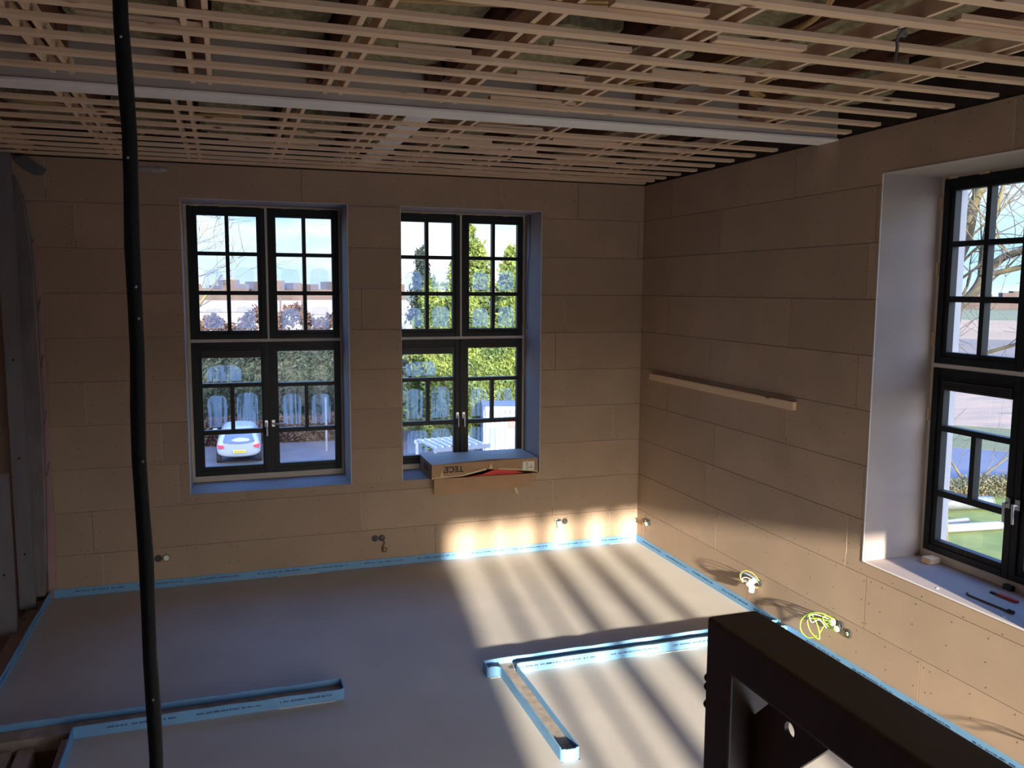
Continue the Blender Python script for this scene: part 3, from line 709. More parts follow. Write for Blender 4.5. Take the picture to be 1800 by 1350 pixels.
# thin black aerial cable down the right reveal of window two and a cable in window one
mb = MB(); mb.tube(smooth_pts([(-1.195, 0.36, 3.64), (-1.200, 0.34, 3.3), (-1.20, 0.40, 2.95), (-1.21, 0.42, 2.6), (-1.205, 0.38, 2.4)], 8), 0.003, 'black', 6)
tag(mb.build('thin_cable', smooth=True), 'thin black cable hanging in the right reveal of the second window', 'cable')
mb = MB(); mb.tube(smooth_pts([(-3.218, 0.44, 3.6), (-3.222, 0.42, 3.2), (-3.235, 0.42, 2.85), (-3.30, 0.46, 2.62), (-3.36, 0.49, 2.52)], 8), 0.003, 'black', 6)
tag(mb.build('thin_cable', smooth=True), 'thin cable curving into the first window from its right reveal', 'cable')

# ------------------------------------------------------------------ things on the right window sill
tag(MB().box(0.40, 0.50, -3.80, -3.72, ZS, ZS+0.045, 'batten_wall').build('wood_block', bevel=0.004), 'small pale wooden block on the right window sill in its far corner', 'wood block')
t = thing('bent_rod', 'thin dark rod with a black end lying on the right window sill', 'rod', (0.156, -4.36, ZS))
MB().tube(smooth_pts([(0.015, 0.015, 0.012), (0, -0.01, 0.006), (0.0, -0.16, 0.006), (0.0, -0.31, 0.007)], 6), 0.006, 'rust', 8).build('rod', t, smooth=True)
MB().tube([(0, -0.305, 0.012), (0, -0.345, 0.012)], 0.0115, 'black', 10).build('end_cap', t)
t = thing('utility_knife', 'red and black utility knife lying on the right window sill', 'knife', (0.345, -4.37, ZS))
MB().box(-0.012, 0.012, -0.05, 0.0, 0.0, 0.014, 'black').build('tip', t, bevel=0.003); MB().box(-0.014, 0.014, -0.20, -0.05, 0.0, 0.018, 'knife_red').build('grip', t, bevel=0.004)
tag(MB().box(0.485, 0.53-0.01, -4.40, -4.33, ZS, ZS+0.035, 'black').build('rubber_block', bevel=0.006), 'small black block against the frame on the right window sill', 'block')
# dried plaster blobs on the sills
for (x, y, lb) in [(0.07, -4.20, 'right window sill near its middle'), (0.06, -4.72, 'right window sill near the rod')]:
    tag(MB().tube([(x, y, ZS), (x, y, ZS+0.004)], [0.012, 0.006], 'plaster', 9).build('plaster_blob'), 'small white plaster blob on the ' + lb, 'plaster blob')
for (x, lb) in [(-4.35, 'left'), (-3.95, 'middle'), (-3.6, 'right')]:
    tag(MB().tube([(x, 0.05, ZS), (x, 0.05, ZS+0.003)], [0.010, 0.005], 'plaster', 9).build('plaster_blob'), 'small pale plaster blob on the first window sill at its ' + lb, 'plaster blob')

# ------------------------------------------------------------------ batten on the right wall
o = MB().box(-0.040, -0.001, -2.746, -0.283, 1.880, 1.948, 'batten_wall').build('wall_batten', bevel=0.002)
tag(o, 'pale pine batten screwed level to the right wall', 'batten')
o.rotation_euler = (0, 0, 0)

# ------------------------------------------------------------------ cardboard box on the sill
bx = thing('cardboard_box', 'long opened cardboard box lying on the second window sill', 'box', (-1.82, 0.16, ZS))
x0, x1, y0, y1, zb_, zt = -0.585, 0.575, -0.255, 0.30, 0.003, 0.172
b = MB()
# top with a crease dip at the front middle
top = [(x0, y0, zt-0.01), (0.05, y0+0.035, zt+0.012), (x1, y0+0.01, zt), (x1, y1, zt), (x0, y1, zt)]
b.face(top, 'cardboard_top')
b.build('top_panel', bx, fix=False)
b = MB()
fr_ = [(x0, y0, 0.022), (-0.25, y0-0.004, 0.040), (0.0, y0+0.012, 0.085), (0.25, y0+0.012, 0.055), (x1, y0+0.008, 0.028), (x1, y0+0.01, zt), (0.05, y0+0.035, zt+0.012), (x0, y0, zt-0.01)]
b.face(fr_, 'cardboard')
b.face([(x0, y0, 0.0), (x0, y1, 0.0), (x0, y1, zt), (x0, y0, zt-0.01)], 'cardboard')
b.face([(x1, y0+0.01, 0.0), (x1, y1, 0.0), (x1, y1, zt), (x1, y0+0.01, zt)], 'cardboard')
b.face([(x0, y1, 0.0), (x1, y1, 0.0), (x1, y1, zt), (x0, y1, zt)], 'cardboard')
b.face([(x0, y0+0.03, 0.002), (x1, y0+0.03, 0.002), (x1, y1, 0.002), (x0, y1, 0.002)], 'cardboard')
o = b.build('body', bx, fix=False); so = o.modifiers.new('s', 'SOLIDIFY'); so.thickness = 0.004; so.offset = 1
# inner red insert showing through the torn opening
MB().prism([(-0.22, 0.010), (-0.05, 0.030), (0.12, 0.078), (0.30, 0.052), (0.42, 0.022), (0.2, 0.004)], 1, y0+0.012, y0+0.022, 'red').build('red_insert', bx)
fpl = [(-0.565, 0.02), (0.505, 0.012), (0.500, -0.02), (0.515, -0.045), (0.490, -0.075), (0.510, -0.105), (0.485, -0.130), (0.2, -0.135), (-0.2, -0.142), (-0.560, -0.150), (-0.57, -0.06)]
MB().prism(fpl, 1, y0-0.018, y0-0.013, 'cardboard').build('hanging_flap', bx)
tp = MB(); tp.prism([(x0-0.002, 0.012), (-0.25, 0.030), (-0.1, 0.060), (0.0, 0.078), (0.0, 0.098), (-0.12, 0.074), (-0.27, 0.046), (x0-0.002, 0.030)], 1, y0-0.006, y0-0.001, 'packing_tape')
tp.prism([(0.13, 0.075), (0.3, 0.062), (x1, 0.020), (x1, 0.032), (0.3, 0.075), (0.15, 0.090)], 1, y0+0.002, y0+0.006, 'packing_tape')
tp.prism([(-0.50, 0.03), (-0.46, 0.035), (-0.475, 0.11)], 1, y0-0.0065, y0-0.002, 'packing_tape')
tp.prism([(0.03, 0.085), (0.075, 0.088), (0.05, 0.150)], 1, y0+0.002, y0+0.006, 'packing_tape')
tp.prism([(0.30, -0.12), (0.335, -0.12), (0.345, -0.17), (0.360, -0.215), (0.330, -0.19), (0.315, -0.16)], 1, y0-0.0125, y0-0.0105, 'packing_tape')
tp.build('packing_tape', bx)
lbm = MB(); lbm.box(0.405, 0.535, y0+0.001, y0+0.004, 0.045, 0.140, 'label'); lbm.box(0.47, 0.52, y0, y0+0.001, 0.07, 0.075, 'ink'); lbm.box(0.48, 0.51, y0, y0+0.001, 0.09, 0.093, 'ink'); lbm.box(0.50, 0.503, y0, y0+0.001, 0.07, 0.11, 'ink')
lbm.box(0.44, 0.465, y0-0.001, y0, 0.040, 0.150, 'packing_tape'); lbm.build('shipping_label', bx)
def lettering(body, size, parent, k, rot, loc, name='printed_lettering'):
    cu = bpy.data.curves.new('t', 'FONT'); cu.body = body; cu.size = size; cu.extrude = 0.0004; cu.offset = 0.0012
    tmp = bpy.data.objects.new('t', cu); col.objects.link(tmp)
    bpy.context.view_layer.update()
    me = bpy.data.meshes.new_from_object(tmp.evaluated_get(bpy.context.evaluated_depsgraph_get()))
    bpy.data.objects.remove(tmp); me.materials.clear(); me.materials.append(M[k])
    o = bpy.data.objects.new(name, me); col.objects.link(o); o.parent = parent; o.rotation_euler = rot; o.location = loc
    return o
lettering("TECE'", 0.088, bx, 'ink', (R(90), R(180), 0), (-0.250, y0-0.0085, 0.136))
o = lettering("TECE'", 0.075, bx, 'ink', (R(90), R(180), R(-90)), (x0-0.0075, -0.10, 0.13))

# ------------------------------------------------------------------ sockets and wiring
def socket(name, loc, rz, label, cols=2, faces=('box_grey', 'box_grey')):
    t = thing(name, label, 'wall socket', loc, rz)          # local: x along the wall, y into the wall
    for i in range(cols):
        x = (i-(cols-1)/2)*0.071
        mb = MB(); mb.tube([(x, 0.0, 0), (x, -0.006, 0)], 0.0345, 'black' if faces[i] == 'box_grey' else 'box_grey', 20)
        mb.tube([(x, -0.006, 0), (x, -0.008, 0)], [0.033, 0.029], 'box_grey', 20)
        mb.tube([(x, -0.008, 0), (x, -0.010, 0)], 0.026, 'black', 16)
        rng = random.Random(i+int(loc[0]*10))
        for k in range(4):
            a = rng.uniform(0, 6.28); rr = 0.018
            mb.tube([(x+rr*math.cos(a), -0.010, rr*math.sin(a)), (x+0.006*math.cos(a+2), -0.016, 0.006*math.sin(a+2)), (x-rr*math.cos(a+1), -0.011, -rr*math.sin(a+1))], 0.0028, 'box_grey', 5)
        mb.build('mounting_box', t)
    return t
def loop(rad, cx, cz, y, n=20, a0=0.0, a1=6.28, sq=1.0, drift=0.0):
    return [(cx+rad*math.cos(a0+(a1-a0)*i/n), y+drift*math.sin(3*i/n), cz+rad*sq*math.sin(a0+(a1-a0)*i/n)) for i in range(n+1)]
s1 = socket('socket_box', (-5.002, -0.001, 0.287), 0, 'double round socket box at the left of the back wall, one side capped white')
MB().tube([(0.036, -0.008, 0), (0.036, -0.020, 0)], [0.030, 0.024], 'putty', 16).build('cap', s1)
s2 = socket('socket_box', (-2.947, -0.001, 0.297), 0, 'double round socket box on the back wall between the windows, brown wire tail')
mb = MB(); mb.tube(smooth_pts([(0.04, -0.012, -0.02), (0.055, -0.025, -0.05), (0.035, -0.022, -0.085), (0.040, -0.015, -0.12)]+loop(0.022, 0.055, -0.125, -0.02, 10, 3.1, 9.0), 4), 0.003, 'wire_brown', 6)
mb.tube(smooth_pts([(0.045, -0.012, -0.02), (0.063, -0.020, -0.05), (0.045, -0.022, -0.09)]+loop(0.017, 0.06, -0.125, -0.03, 10, 2.6, 8.0)+[(0.09, -0.03, -0.105)], 4), 0.003, 'wire_brown', 6)
mb.build('wires', s2, smooth=True)
MB().tube([(0.036, -0.010, 0.012), (0.036, -0.024, 0.012)], 0.012, 'pipe', 8).build('terminal', s2)
s3 = socket('socket_box', (-0.925, -0.001, 0.305), 0, 'double round socket box in the sunlight on the back wall, white cap hanging')
mb = MB(); mb.tube([(-0.04, -0.02, 0.01), (-0.034, -0.030, -0.03), (-0.030, -0.030, -0.065)], [0.026, 0.030, 0.027], 'putty', 14); mb.build('cap', s3, smooth=False)
MB().tube(smooth_pts([(-0.05, -0.010, 0.02), (-0.08, -0.03, 0.035), (-0.085, -0.03, 0.015), (-0.06, -0.02, 0.0)], 5), 0.003, 'wire_white', 6).build('wires', s3, smooth=True)
s4 = socket('socket_box', (-0.001, -0.255, 0.290), R(-90), 'round socket box on the right wall beside the room corner, wires out')
mb = MB()
for k in range(5):
    mb.tube(smooth_pts([(0.02*math.cos(k*1.3), -0.01, 0.02*math.sin(k*1.3)), (0.03*math.cos(k*2), -0.05, 0.03*math.sin(k*2)), (0.025*math.cos(k*2.6), -0.03, -0.02+0.02*math.sin(k))], 5), 0.003, ['wire_white', 'black', 'wire_yellow', 'wire_white', 'black'][k], 6)
mb.build('wires', s4, smooth=True); MB().tube([(0.0, -0.012, -0.02), (0.0, -0.030, -0.03)], 0.018, 'putty', 12).build('cap', s4)
s5 = socket('socket_box', (-0.001, -2.345, 0.300), R(-90), 'socket box on the right wall with pale cap and a loop of coloured wires', cols=1, faces=('box_grey',))
mb = MB(); mb.tube(smooth_pts([(0.0, -0.01, 0.02), (-0.05, -0.10, 0.075), (-0.11, -0.11, 0.055), (-0.12, -0.10, 0.0), (-0.05, -0.09, -0.03), (0.0, -0.05, -0.02)], 6), 0.0032, 'wire_blue', 6)
mb.tube(smooth_pts([(0.01, -0.01, 0.02), (0.0, -0.07, 0.09), (-0.06, -0.11, 0.10), (-0.12, -0.12, 0.045), (-0.10, -0.10, -0.02), (-0.04, -0.06, -0.045), (0.01, -0.02, -0.04)], 6), 0.0032, 'wire_yellow', 6)
mb.tube(smooth_pts([(0.0, -0.01, 0.0), (-0.07, -0.09, 0.035), (-0.10, -0.11, 0.01), (-0.05, -0.09, 0.0), (-0.01, -0.04, 0.0)], 6), 0.0032, 'wire_white', 6)
mb.build('wires', s5, smooth=True)
mb = MB(); mb.tube([(-0.01, -0.03, 0.03), (-0.03, -0.07, 0.0), (-0.04, -0.09, -0.03)], [0.022, 0.028, 0.026], 'putty', 12); mb.tube([(-0.025, -0.06, -0.03), (-0.025, -0.065, -0.085)], [0.028, 0.025], 'wire_white', 12); mb.build('cap', s5, smooth=False)
s6 = socket('socket_box', (-0.001, -3.350, 0.315), R(-90), 'socket boxes low on the right wall with big looped green wires', cols=2)
mb = MB()
mb.tube(smooth_pts([(-0.03, -0.01, 0.02), (-0.10, -0.06, 0.05), (-0.20, -0.09, 0.02), (-0.29, -0.10, -0.06), (-0.30, -0.10, -0.15), (-0.22, -0.09, -0.185), (-0.13, -0.07, -0.13), (-0.08, -0.05, -0.03), (-0.02, -0.03, 0.0)], 6), 0.0042, 'wire_green', 7)
mb.tube(smooth_pts([(-0.04, -0.01, 0.0), (-0.14, -0.08, 0.0), (-0.22, -0.10, -0.04), (-0.18, -0.10, -0.12), (-0.10, -0.08, -0.15), (-0.14, -0.07, -0.06), (-0.21, -0.08, 0.01), (-0.24, -0.09, -0.03)], 6), 0.0042, 'wire_green', 7)
mb.tube(smooth_pts([(-0.02, -0.01, 0.03), (-0.07, -0.06, 0.045), (-0.09, -0.06, 0.0), (-0.03, -0.04, -0.04), (0.03, -0.05, -0.02), (0.02, -0.05, 0.02)], 6), 0.0042, 'wire_green', 7)
mb.tube(smooth_pts([(-0.05, -0.01, 0.01), (-0.14, -0.08, 0.03), (-0.20, -0.10, 0.0), (-0.17, -0.10, -0.04), (-0.11, -0.08, 0.0), (-0.06, -0.05, -0.05)], 6), 0.0042, 'wire_white', 7)
mb.build('wires', s6, smooth=True)
mb = MB(); mb.tube([(-0.036, -0.012, 0.0), (-0.036, -0.035, 0.0)], [0.030, 0.022], 'putty', 14); mb.tube([(0.015, -0.012, -0.03), (0.015, -0.035, -0.035)], [0.024, 0.018], 'putty', 14)
mb.build('cap', s6)
s7 = socket('socket_box', (-0.001, -3.470, 0.285), R(-90), 'single dark socket box with pale centre right of the green wires', cols=1, faces=('box_grey',))
MB().tube([(0.0, -0.010, 0), (0.0, -0.016, 0)], 0.013, 'putty', 12).build('cap', s7)
# wire sprig low on the right wall further towards the camera (casts the shadow seen low on the wall)
s8 = socket('socket_box', (-0.001, -5.35, 0.30), R(-90), 'socket box on the right wall beside the steel rail, short wires', cols=1, faces=('box_grey',))
mb = MB()
for k in range(5): mb.tube(smooth_pts([(0, -0.01, 0), (-0.05-0.02*k, -0.06, 0.02*math.sin(k*2)), (-0.10, -0.07-0.01*k, -0.04+0.03*math.cos(k*2))], 5), 0.0035, 'wire_green', 6)
mb.build('wires', s8, smooth=True)

# ------------------------------------------------------------------ stud work on the left
def stud(x, y, w, z0, z1, d, label, seed):
    t = thing('metal_stud', label, 'metal stud', (x, y, z0), 0, 'galvanised studs of the left wall')
    b = MB(); h = z1-z0; th = 0.004
    b.box(-w, 0, 0, th, 0, h, 'stud'); b.box(-th, 0, th, d, 0, h, 'stud'); b.box(-w, -w+th, th, d, 0, h, 'stud')
    b.box(-0.004, -0.0, -0.002, 0, 0, h, 'stud')
    b.build('profile', t, fix=False)
    m2 = MB(); rng = random.Random(seed)
    for z in (0.5, 1.35, 2.2): m2.tube([(-w*0.5, -0.001, z), (-w*0.5, -0.002, z)], 0.010, 'black', 10)
    m2.build('service_hole', t)
    return t
stud(-6.025, -0.30, 0.125, 0.02, 3.95, 0.04, 'galvanised metal stud, middle one of the three at the left edge', 1)
stud(-6.055, -0.86, 0.14, 0.02, 1.35, 0.04, 'short galvanised metal stud, nearest one at the lower left edge', 2)
stud(-6.020, -0.02, 0.11, 0.02, 3.2, 0.03, 'galvanised metal stud, back one beside the pink facing', 3)
# grey foil faced insulation with its curved outline and the pink printed facing
pp = [(-6.12, 0.05), (-5.985, 0.05), (-5.955, 0.5), (-5.935, 1.2), (-5.925, 1.9), (-5.93, 2.6), (-5.935, 3.0), (-5.955, 3.35), (-5.985, 3.60), (-6.04, 3.78), (-6.12, 3.88)]
o = MB().prism(pp, 1, -0.10, -0.036, 'blanket').build('insulation_blanket', bevel=0.01); tag(o, 'dark grey foil insulation panel with a curved top in the left corner', 'insulation')
pk = thing('insulation_facing', 'pink printed insulation facing at the left end of the back wall', 'insulation', (-5.93, -0.02, 0))
MB().prism([(-0.04, 0.10), (0.025, 0.10), (0.038, 0.7), (0.030, 1.3), (0.040, 1.9), (0.034, 2.3), (0.042, 2.8), (0.030, 3.1), (0.0, 3.25), (-0.04, 3.2)], 1, -0.012, 0.01, 'pink').build('facing', pk, bevel=0.004)
ik = MB(); rng = random.Random(4)
for z in (2.72, 2.22, 1.72, 1.25):
    for k in range(7):
        x = 0.0+0.003*k; zz = z-0.10+0.018*k
        ik.box(x-0.004+rng.uniform(-0.004, 0.004), x+0.006, -0.0135, -0.0125, zz, zz+0.010, 'ink')
ik.build('printed_marks', pk)
# bottom rail of the stud wall
tag(MB().box(-6.10, -5.985, -2.6, -0.05, -0.079, 0.012, 'timber_pale').build('floor_plate', bevel=0.003), 'rough pale timber floor plate under the metal studs', 'timber')

# ------------------------------------------------------------------ hanging black hose
hose = thing('hanging_hose', 'black flexible hose hanging down close to the camera on the left', 'hose', (-4.470, -7.28, 0))
rng = random.Random(2); pts = []; rr = []
for i in range(60):
    z = 0.01+i*4.05/59
    pts.append((0.0016*math.sin(z*9)+0.0012*math.sin(z*23+1), -0.0+0.12*(z-2.7)*0.0, z)); rr.append(0.0092+0.0004*math.sin(z*31))
MB().tube(pts, rr, 'rope', 14).build('hose_body', hose, smooth=True)
sp = MB()
for (z, dx) in ((3.145, -0.002), (2.84, 0.003), (2.80, 0.0045), (2.615, 0.002), (2.29, 0.002), (3.0, 0.0)):
    sp.tube([(dx, -0.0085, z), (dx+0.001, -0.0098, z+0.002)], 0.0016, 'lint', 6)
tag(sp.build('plaster_specks', hose), kind='stuff')

# ------------------------------------------------------------------ black steel frame
rl = thing('steel_frame', 'black welded square steel tube frame in the near right corner', 'steel frame', (-3.535, -7.27, 0))
MB().prism([(0.037, 0.0), (0.037, 2.28), (-2.6, 2.28), (-2.6, 0.0), (-2.52, 0.0), (-2.52, 2.205), (-0.038, 2.205), (-0.038, 0.0)], 0, -0.05, 0.05, 'steel').build('welded_tubes', rl, bevel=0.007, bseg=4)
# gusset with a clipped inner corner and a hole
def gusset():
    bm = bmesh.new(); pts = [(-0.038, 1.975), (-0.262, 2.205), (-0.117, 2.205), (-0.038, 2.126)]
    hole = [(-0.138+0.0125*math.cos(a), 2.154+0.0125*math.sin(a)) for a in [2*math.pi*i/20 for i in range(20)]]
    mb = MB()
    # ring of faces between hole and outline
    cx, cz = -0.138, 2.154; n_ = 40; outl = []
    def hit(a):
        dx, dz = math.cos(a), math.sin(a); best = 9
        for i in range(4):
            (xa, za), (xb_, zb2) = pts[i], pts[(i+1) % 4]; ex, ez = xb_-xa, zb2-za; den = dx*ez-dz*ex
            if abs(den) < 1e-9: continue
            t = ((xa-cx)*ez-(za-cz)*ex)/den; u = ((xa-cx)*dz-(za-cz)*dx)/den
            if t > 0 and -1e-6 <= u <= 1+1e-6: best = min(best, t)
        return (cx+dx*best, cz+dz*best)
    angs = sorted([2*math.pi*i/n_ for i in range(n_)]+[math.atan2(p[1]-cz, p[0]-cx) % (2*math.pi) for p in pts])
    O = [hit(a) for a in angs]; I = [(cx+0.0125*math.cos(a), cz+0.0125*math.sin(a)) for a in angs]
    for i in range(len(angs)):
        j = (i+1) % len(angs)
        for x in (-0.004, 0.004): mb.face([(x, *I[i]), (x, *O[i]), (x, *O[j]), (x, *I[j])], 'steel')
        mb.face([(-0.004, *O[i]), (0.004, *O[i]), (0.004, *O[j]), (-0.004, *O[j])], 'steel')
        mb.face([(-0.004, *I[i]), (0.004, *I[i]), (0.004, *I[j]), (-0.004, *I[j])], 'steel')
    bm.free(); return mb
gusset().build('gusset_plate', rl, fix=False)
wl = MB()
for i in (1, 2, 4): wl.tube(smooth_pts([(-0.044, 0.034, 2.19-0.016*i), (-0.047, 0.036, 2.184-0.016*i), (-0.044, 0.034, 2.178-0.016*i)], 3), 0.0045, 'weld', 8)
wl.build('weld_bead', rl)

# ------------------------------------------------------------------ outside
G = -4.35
# the rest of the house: storey below, wing to the left and the roof, which shade the yard
hs = MB(); hs.box(-6.6, 0.70, -12.0, 0.60, G, -0.50, 'house'); hs.box(-26.0, -6.62, -12.0, 0.70, G, 4.55, 'house')
tag(hs.build('wall_lower'), kind='structure')
rf = MB(); rf.prism([(-12.4, 4.62), (-8.0, 5.15), (-4.0, 5.15), (1.0, 4.62)], 0, -26.3, 1.0, 'house_roof'); tag(rf.build('roof'), kind='structure')
def slab_poly(name, pts, z, k, kind='structure'):
    mb = MB(); mb.prism(pts, 2, z-0.05, z, k); return tag(mb.build(name), kind=kind)
mb = MB(); mb.prism([(-600, -600), (900, -600), (900, 900), (-600, 900)], 2, G-0.30, G-0.12, 'bank'); tag(mb.build('ground'), kind='structure')
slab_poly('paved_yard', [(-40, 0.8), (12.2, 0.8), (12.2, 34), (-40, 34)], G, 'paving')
# bands of land seen through the right window, lying across the view direction
dv = Vector((0.72, 0.694)); lv = Vector((0.694, -0.72)); C2 = Vector((CAM.x, CAM.y))
def band(name, r0, r1, t0, t1, z, k):
    P = [C2+dv*r0+lv*t0, C2+dv*r1+lv*t0*(r1/r0 if r0 > 60 else 1), C2+dv*r1+lv*t1*(r1/r0 if r0 > 60 else 1), C2+dv*r0+lv*t1]
    slab_poly(name, [tuple(p) for p in P], z, k)
band('lawn', 12, 36.6, -6, 60, G+0.0, 'grass')
band('road', 36.6, 44, -9, 90, G+0.01, 'road')
band('verge', 44, 51.5, -12, 90, G+0.02, 'bank')
band('sandy_ground', 51.5, 69, -14, 90, G+0.03, 'sand')
band('ploughed_field', 69, 150, -14, 80, G-0.05, 'plough')
band('tan_field', 150, 255, -40, 120, G-0.05, 'tanfield')
band('green_field', 255, 420, -80, 200, G-0.05, 'greenfield')

slab_poly('bounce_ground', [(-30, -60), (30, -60), (30, -12.2), (-30, -12.2)], G, 'bounce_pale')  # unseen pale ground added to bounce sunlight into the room
def leaves(pos, size, k, name, parent, seed=0, droop=0.0):
    """pos: (n,3) leaf centres -> one mesh of small two-triangle leaf sprays"""
    rg = np.random.default_rng(seed); n = len(pos)
    a = rg.normal(size=(n, 3)); a /= np.linalg.norm(a, axis=1)[:, None]; a[:, 2] -= droop
    b = rg.normal(size=(n, 3)); b -= a*(np.sum(a*b, 1)/np.sum(a*a, 1))[:, None]; b /= np.linalg.norm(b, axis=1)[:, None]
    s_ = size*(0.6+0.8*rg.random(n))[:, None]
    v = np.empty((n, 4, 3)); v[:, 0] = pos-a*s_; v[:, 1] = pos+b*s_*0.45; v[:, 2] = pos+a*s_; v[:, 3] = pos-b*s_*0.45
    me = bpy.data.meshes.new(name); me.vertices.add(4*n); me.vertices.foreach_set('co', v.reshape(-1))
    me.loops.add(4*n); me.loops.foreach_set('vertex_index', np.arange(4*n)); me.polygons.add(n)
    me.polygons.foreach_set('loop_start', np.arange(n)*4); me.polygons.foreach_set('loop_total', np.full(n, 4)); me.update(calc_edges=True)
    me.materials.append(M[k]); o = bpy.data.objects.new(name, me); col.objects.link(o); o.parent = parent; return o
def conifer(x, y, h, w, n, k, label, seed, grp=None):
    t = thing('conifer_tree', label, 'tree', (x, y, G), 0, grp)
    rg = np.random.default_rng(seed); P = []
    nb = int(h*26)
    for i in range(nb):
        f = (i+0.5)/nb; z = h*(0.03+0.95*f); L_ = w*(1-f)**0.75*(0.65+0.5*rg.random())+0.12; a = rg.random()*6.283
        m_ = max(6, int(n/nb)); s_ = rg.random(m_)**0.6
        d = np.array([math.cos(a), math.sin(a)]); up = 0.25
        q = np.empty((m_, 3)); q[:, :2] = d*(s_*L_)[:, None]+rg.normal(size=(m_, 2))*0.16*(0.4+L_*0.25); q[:, 2] = z+up*s_*L_-0.22*(s_*L_)**2*0.6+rg.normal(size=m_)*0.13
        P.append(q)
    leaves(np.concatenate(P), 0.13, k, 'foliage', t, seed)
    MB().tube([(0, 0, 0), (0.03, 0, h*0.5), (0, 0.02, h*0.96)], [0.14, 0.09, 0.02], 'bark_dark', 8).build('trunk', t, smooth=True)
    return t
def hedge(x0, x1, y0, y1, h, n, k, label, seed, size=0.11, base=G, rough=0.25):
    rg = np.random.default_rng(seed); P = rg.random((n, 3))
    # keep the leaves near the shell
    face = rg.integers(0, 3, n)
    P[face == 0, 1] = P[face == 0, 1]*0.25; P[face == 1, 2] = 1-P[face == 1, 2]*0.15
    X = x0+(x1-x0)*P[:, 0]; Y = y0+(y1-y0)*P[:, 1]; Z = base+h*P[:, 2]*(1+rough*0.5*np.sin(X*1.7+seed)*np.cos(X*0.9))
    t = thing('hedge', label, 'hedge', ((x0+x1)/2, (y0+y1)/2, base))
    Q = np.stack([X-(x0+x1)/2, Y-(y0+y1)/2, Z-base], 1)+rg.normal(size=(n, 3))*0.07
    leaves(Q, size, k, 'foliage', t, seed)
    mb = MB(); mb.box(-(x1-x0)/2+0.3, (x1-x0)/2-0.3, -(y1-y0)/2+0.35, (y1-y0)/2-0.2, 0, h*0.80, k); mb.build('inner_growth', t)
    return t
conifer(7.05, 32.3, 10.4, 2.9, 13000, 'leaf_conifer', 'tallest yellow green conifer behind the second window', 1)
conifer(4.75, 30.6, 7.6, 1.8, 6000, 'leaf_conifer', 'low broad conifer at the left of the second window', 2)
conifer(6.2, 30.0, 7.4, 1.7, 6000, 'leaf_conifer', 'low broad conifer in front of the tallest one behind the second window', 3)
conifer(8.7, 30.2, 8.3, 2.0, 7000, 'leaf_conifer', 'middle height conifer right of the tallest one behind the second window', 6)
conifer(5.2, 34.6, 9.3, 1.5, 5500, 'leaf_dark', 'darker narrow conifer with its tip above the left sash of the second window', 4)
conifer(9.5, 33.0, 9.4, 2.0, 7000, 'leaf_conifer', 'yellow green conifer at the far right edge of the second window', 5)
hedge(3.9, 10.5, 28.1, 29.4, 6.2, 26000, 'leaf_conifer', 'broad yellow green hedge under the conifers in the second window', 11)
hedge(-8.5, 3.4, 33.3, 35.0, 4.6, 22000, 'leaf_dark', 'dark evergreen hedge behind the parked car in the first window', 12)
hedge(-8.5, 2.2, 31.95, 32.6, 1.15, 9000, 'leaf_beech', 'low red brown hedge along the yard behind the parked car', 13, 0.09)
hedge(1.4, 4.0, 37.0, 38.5, 6.9, 7000, 'leaf_beech', 'red brown beech hedge at the left edge of the second window', 14, 0.13)
hedge(-12, 4.0, 44.0, 46.0, 5.6, 9000, 'leaf_beech', 'pale brown row of shrubs beyond the dark hedge', 15, 0.16)

def bare_tree(name, label, base, trunk, seed, depth, spread, r0, k='bark', extra=None, cat='tree', twig=0.006):
    t = thing(name, label, cat, base); rng = random.Random(seed); mb = MB(); tw = MB()
    def grow(p, d, L_, r, lev):
        n_ = 4; pts = [p]; rs_ = [r]; q = Vector(p); dd = Vector(d)
        for i in range(n_):
            dd = (dd+Vector((rng.gauss(0, 0.16), rng.gauss(0, 0.16), rng.gauss(0.03, 0.12)))).normalized(); q = q+dd*L_/n_; pts.append(q.copy()); rs_.append(r*(1-0.45*(i+1)/n_))
        (mb if lev <= 1 else tw).tube(pts, rs_, k if lev <= 1 else 'bark_dark', 6 if lev < 2 else 4, cap=False)
        if lev >= depth: return
        for j in range(3 if lev < depth-1 else 4):
            i = rng.choice([2, 3, 4]) if j else 4
            nd = (dd+Vector((rng.gauss(0, spread), rng.gauss(0, spread), rng.gauss(0.05, spread*0.8)))).normalized()
            grow(pts[i], nd, L_*rng.uniform(0.58, 0.85), max(rs_[i]*rng.uniform(0.5, 0.75), twig), lev+1)
    for (pts, rs_, n_) in trunk:
        P = smooth_pts(pts, 5); rr = list(np.interp(np.linspace(0, 1, len(P)), np.linspace(0, 1, len(rs_)), rs_))
        mb.tube(P, rr, k, 9)
        for j in range(n_):
            i = int(len(P)*(0.25+0.75*(j+1)/(n_+1))); i = min(i, len(P)-1)
            d = (P[i]-P[i-1]).normalized()+Vector((rng.gauss(0, 0.8), rng.gauss(0, 0.8), rng.gauss(0.15, 0.5)))
            grow(P[i], d.normalized(), rng.uniform(0.9, 1.5)*spread*1.6, rr[i]*0.24, 1)
    mb.build('trunk', t, smooth=True, fix=False)
    if tw.v: tw.build('branches', t, smooth=True, fix=False)
    return t
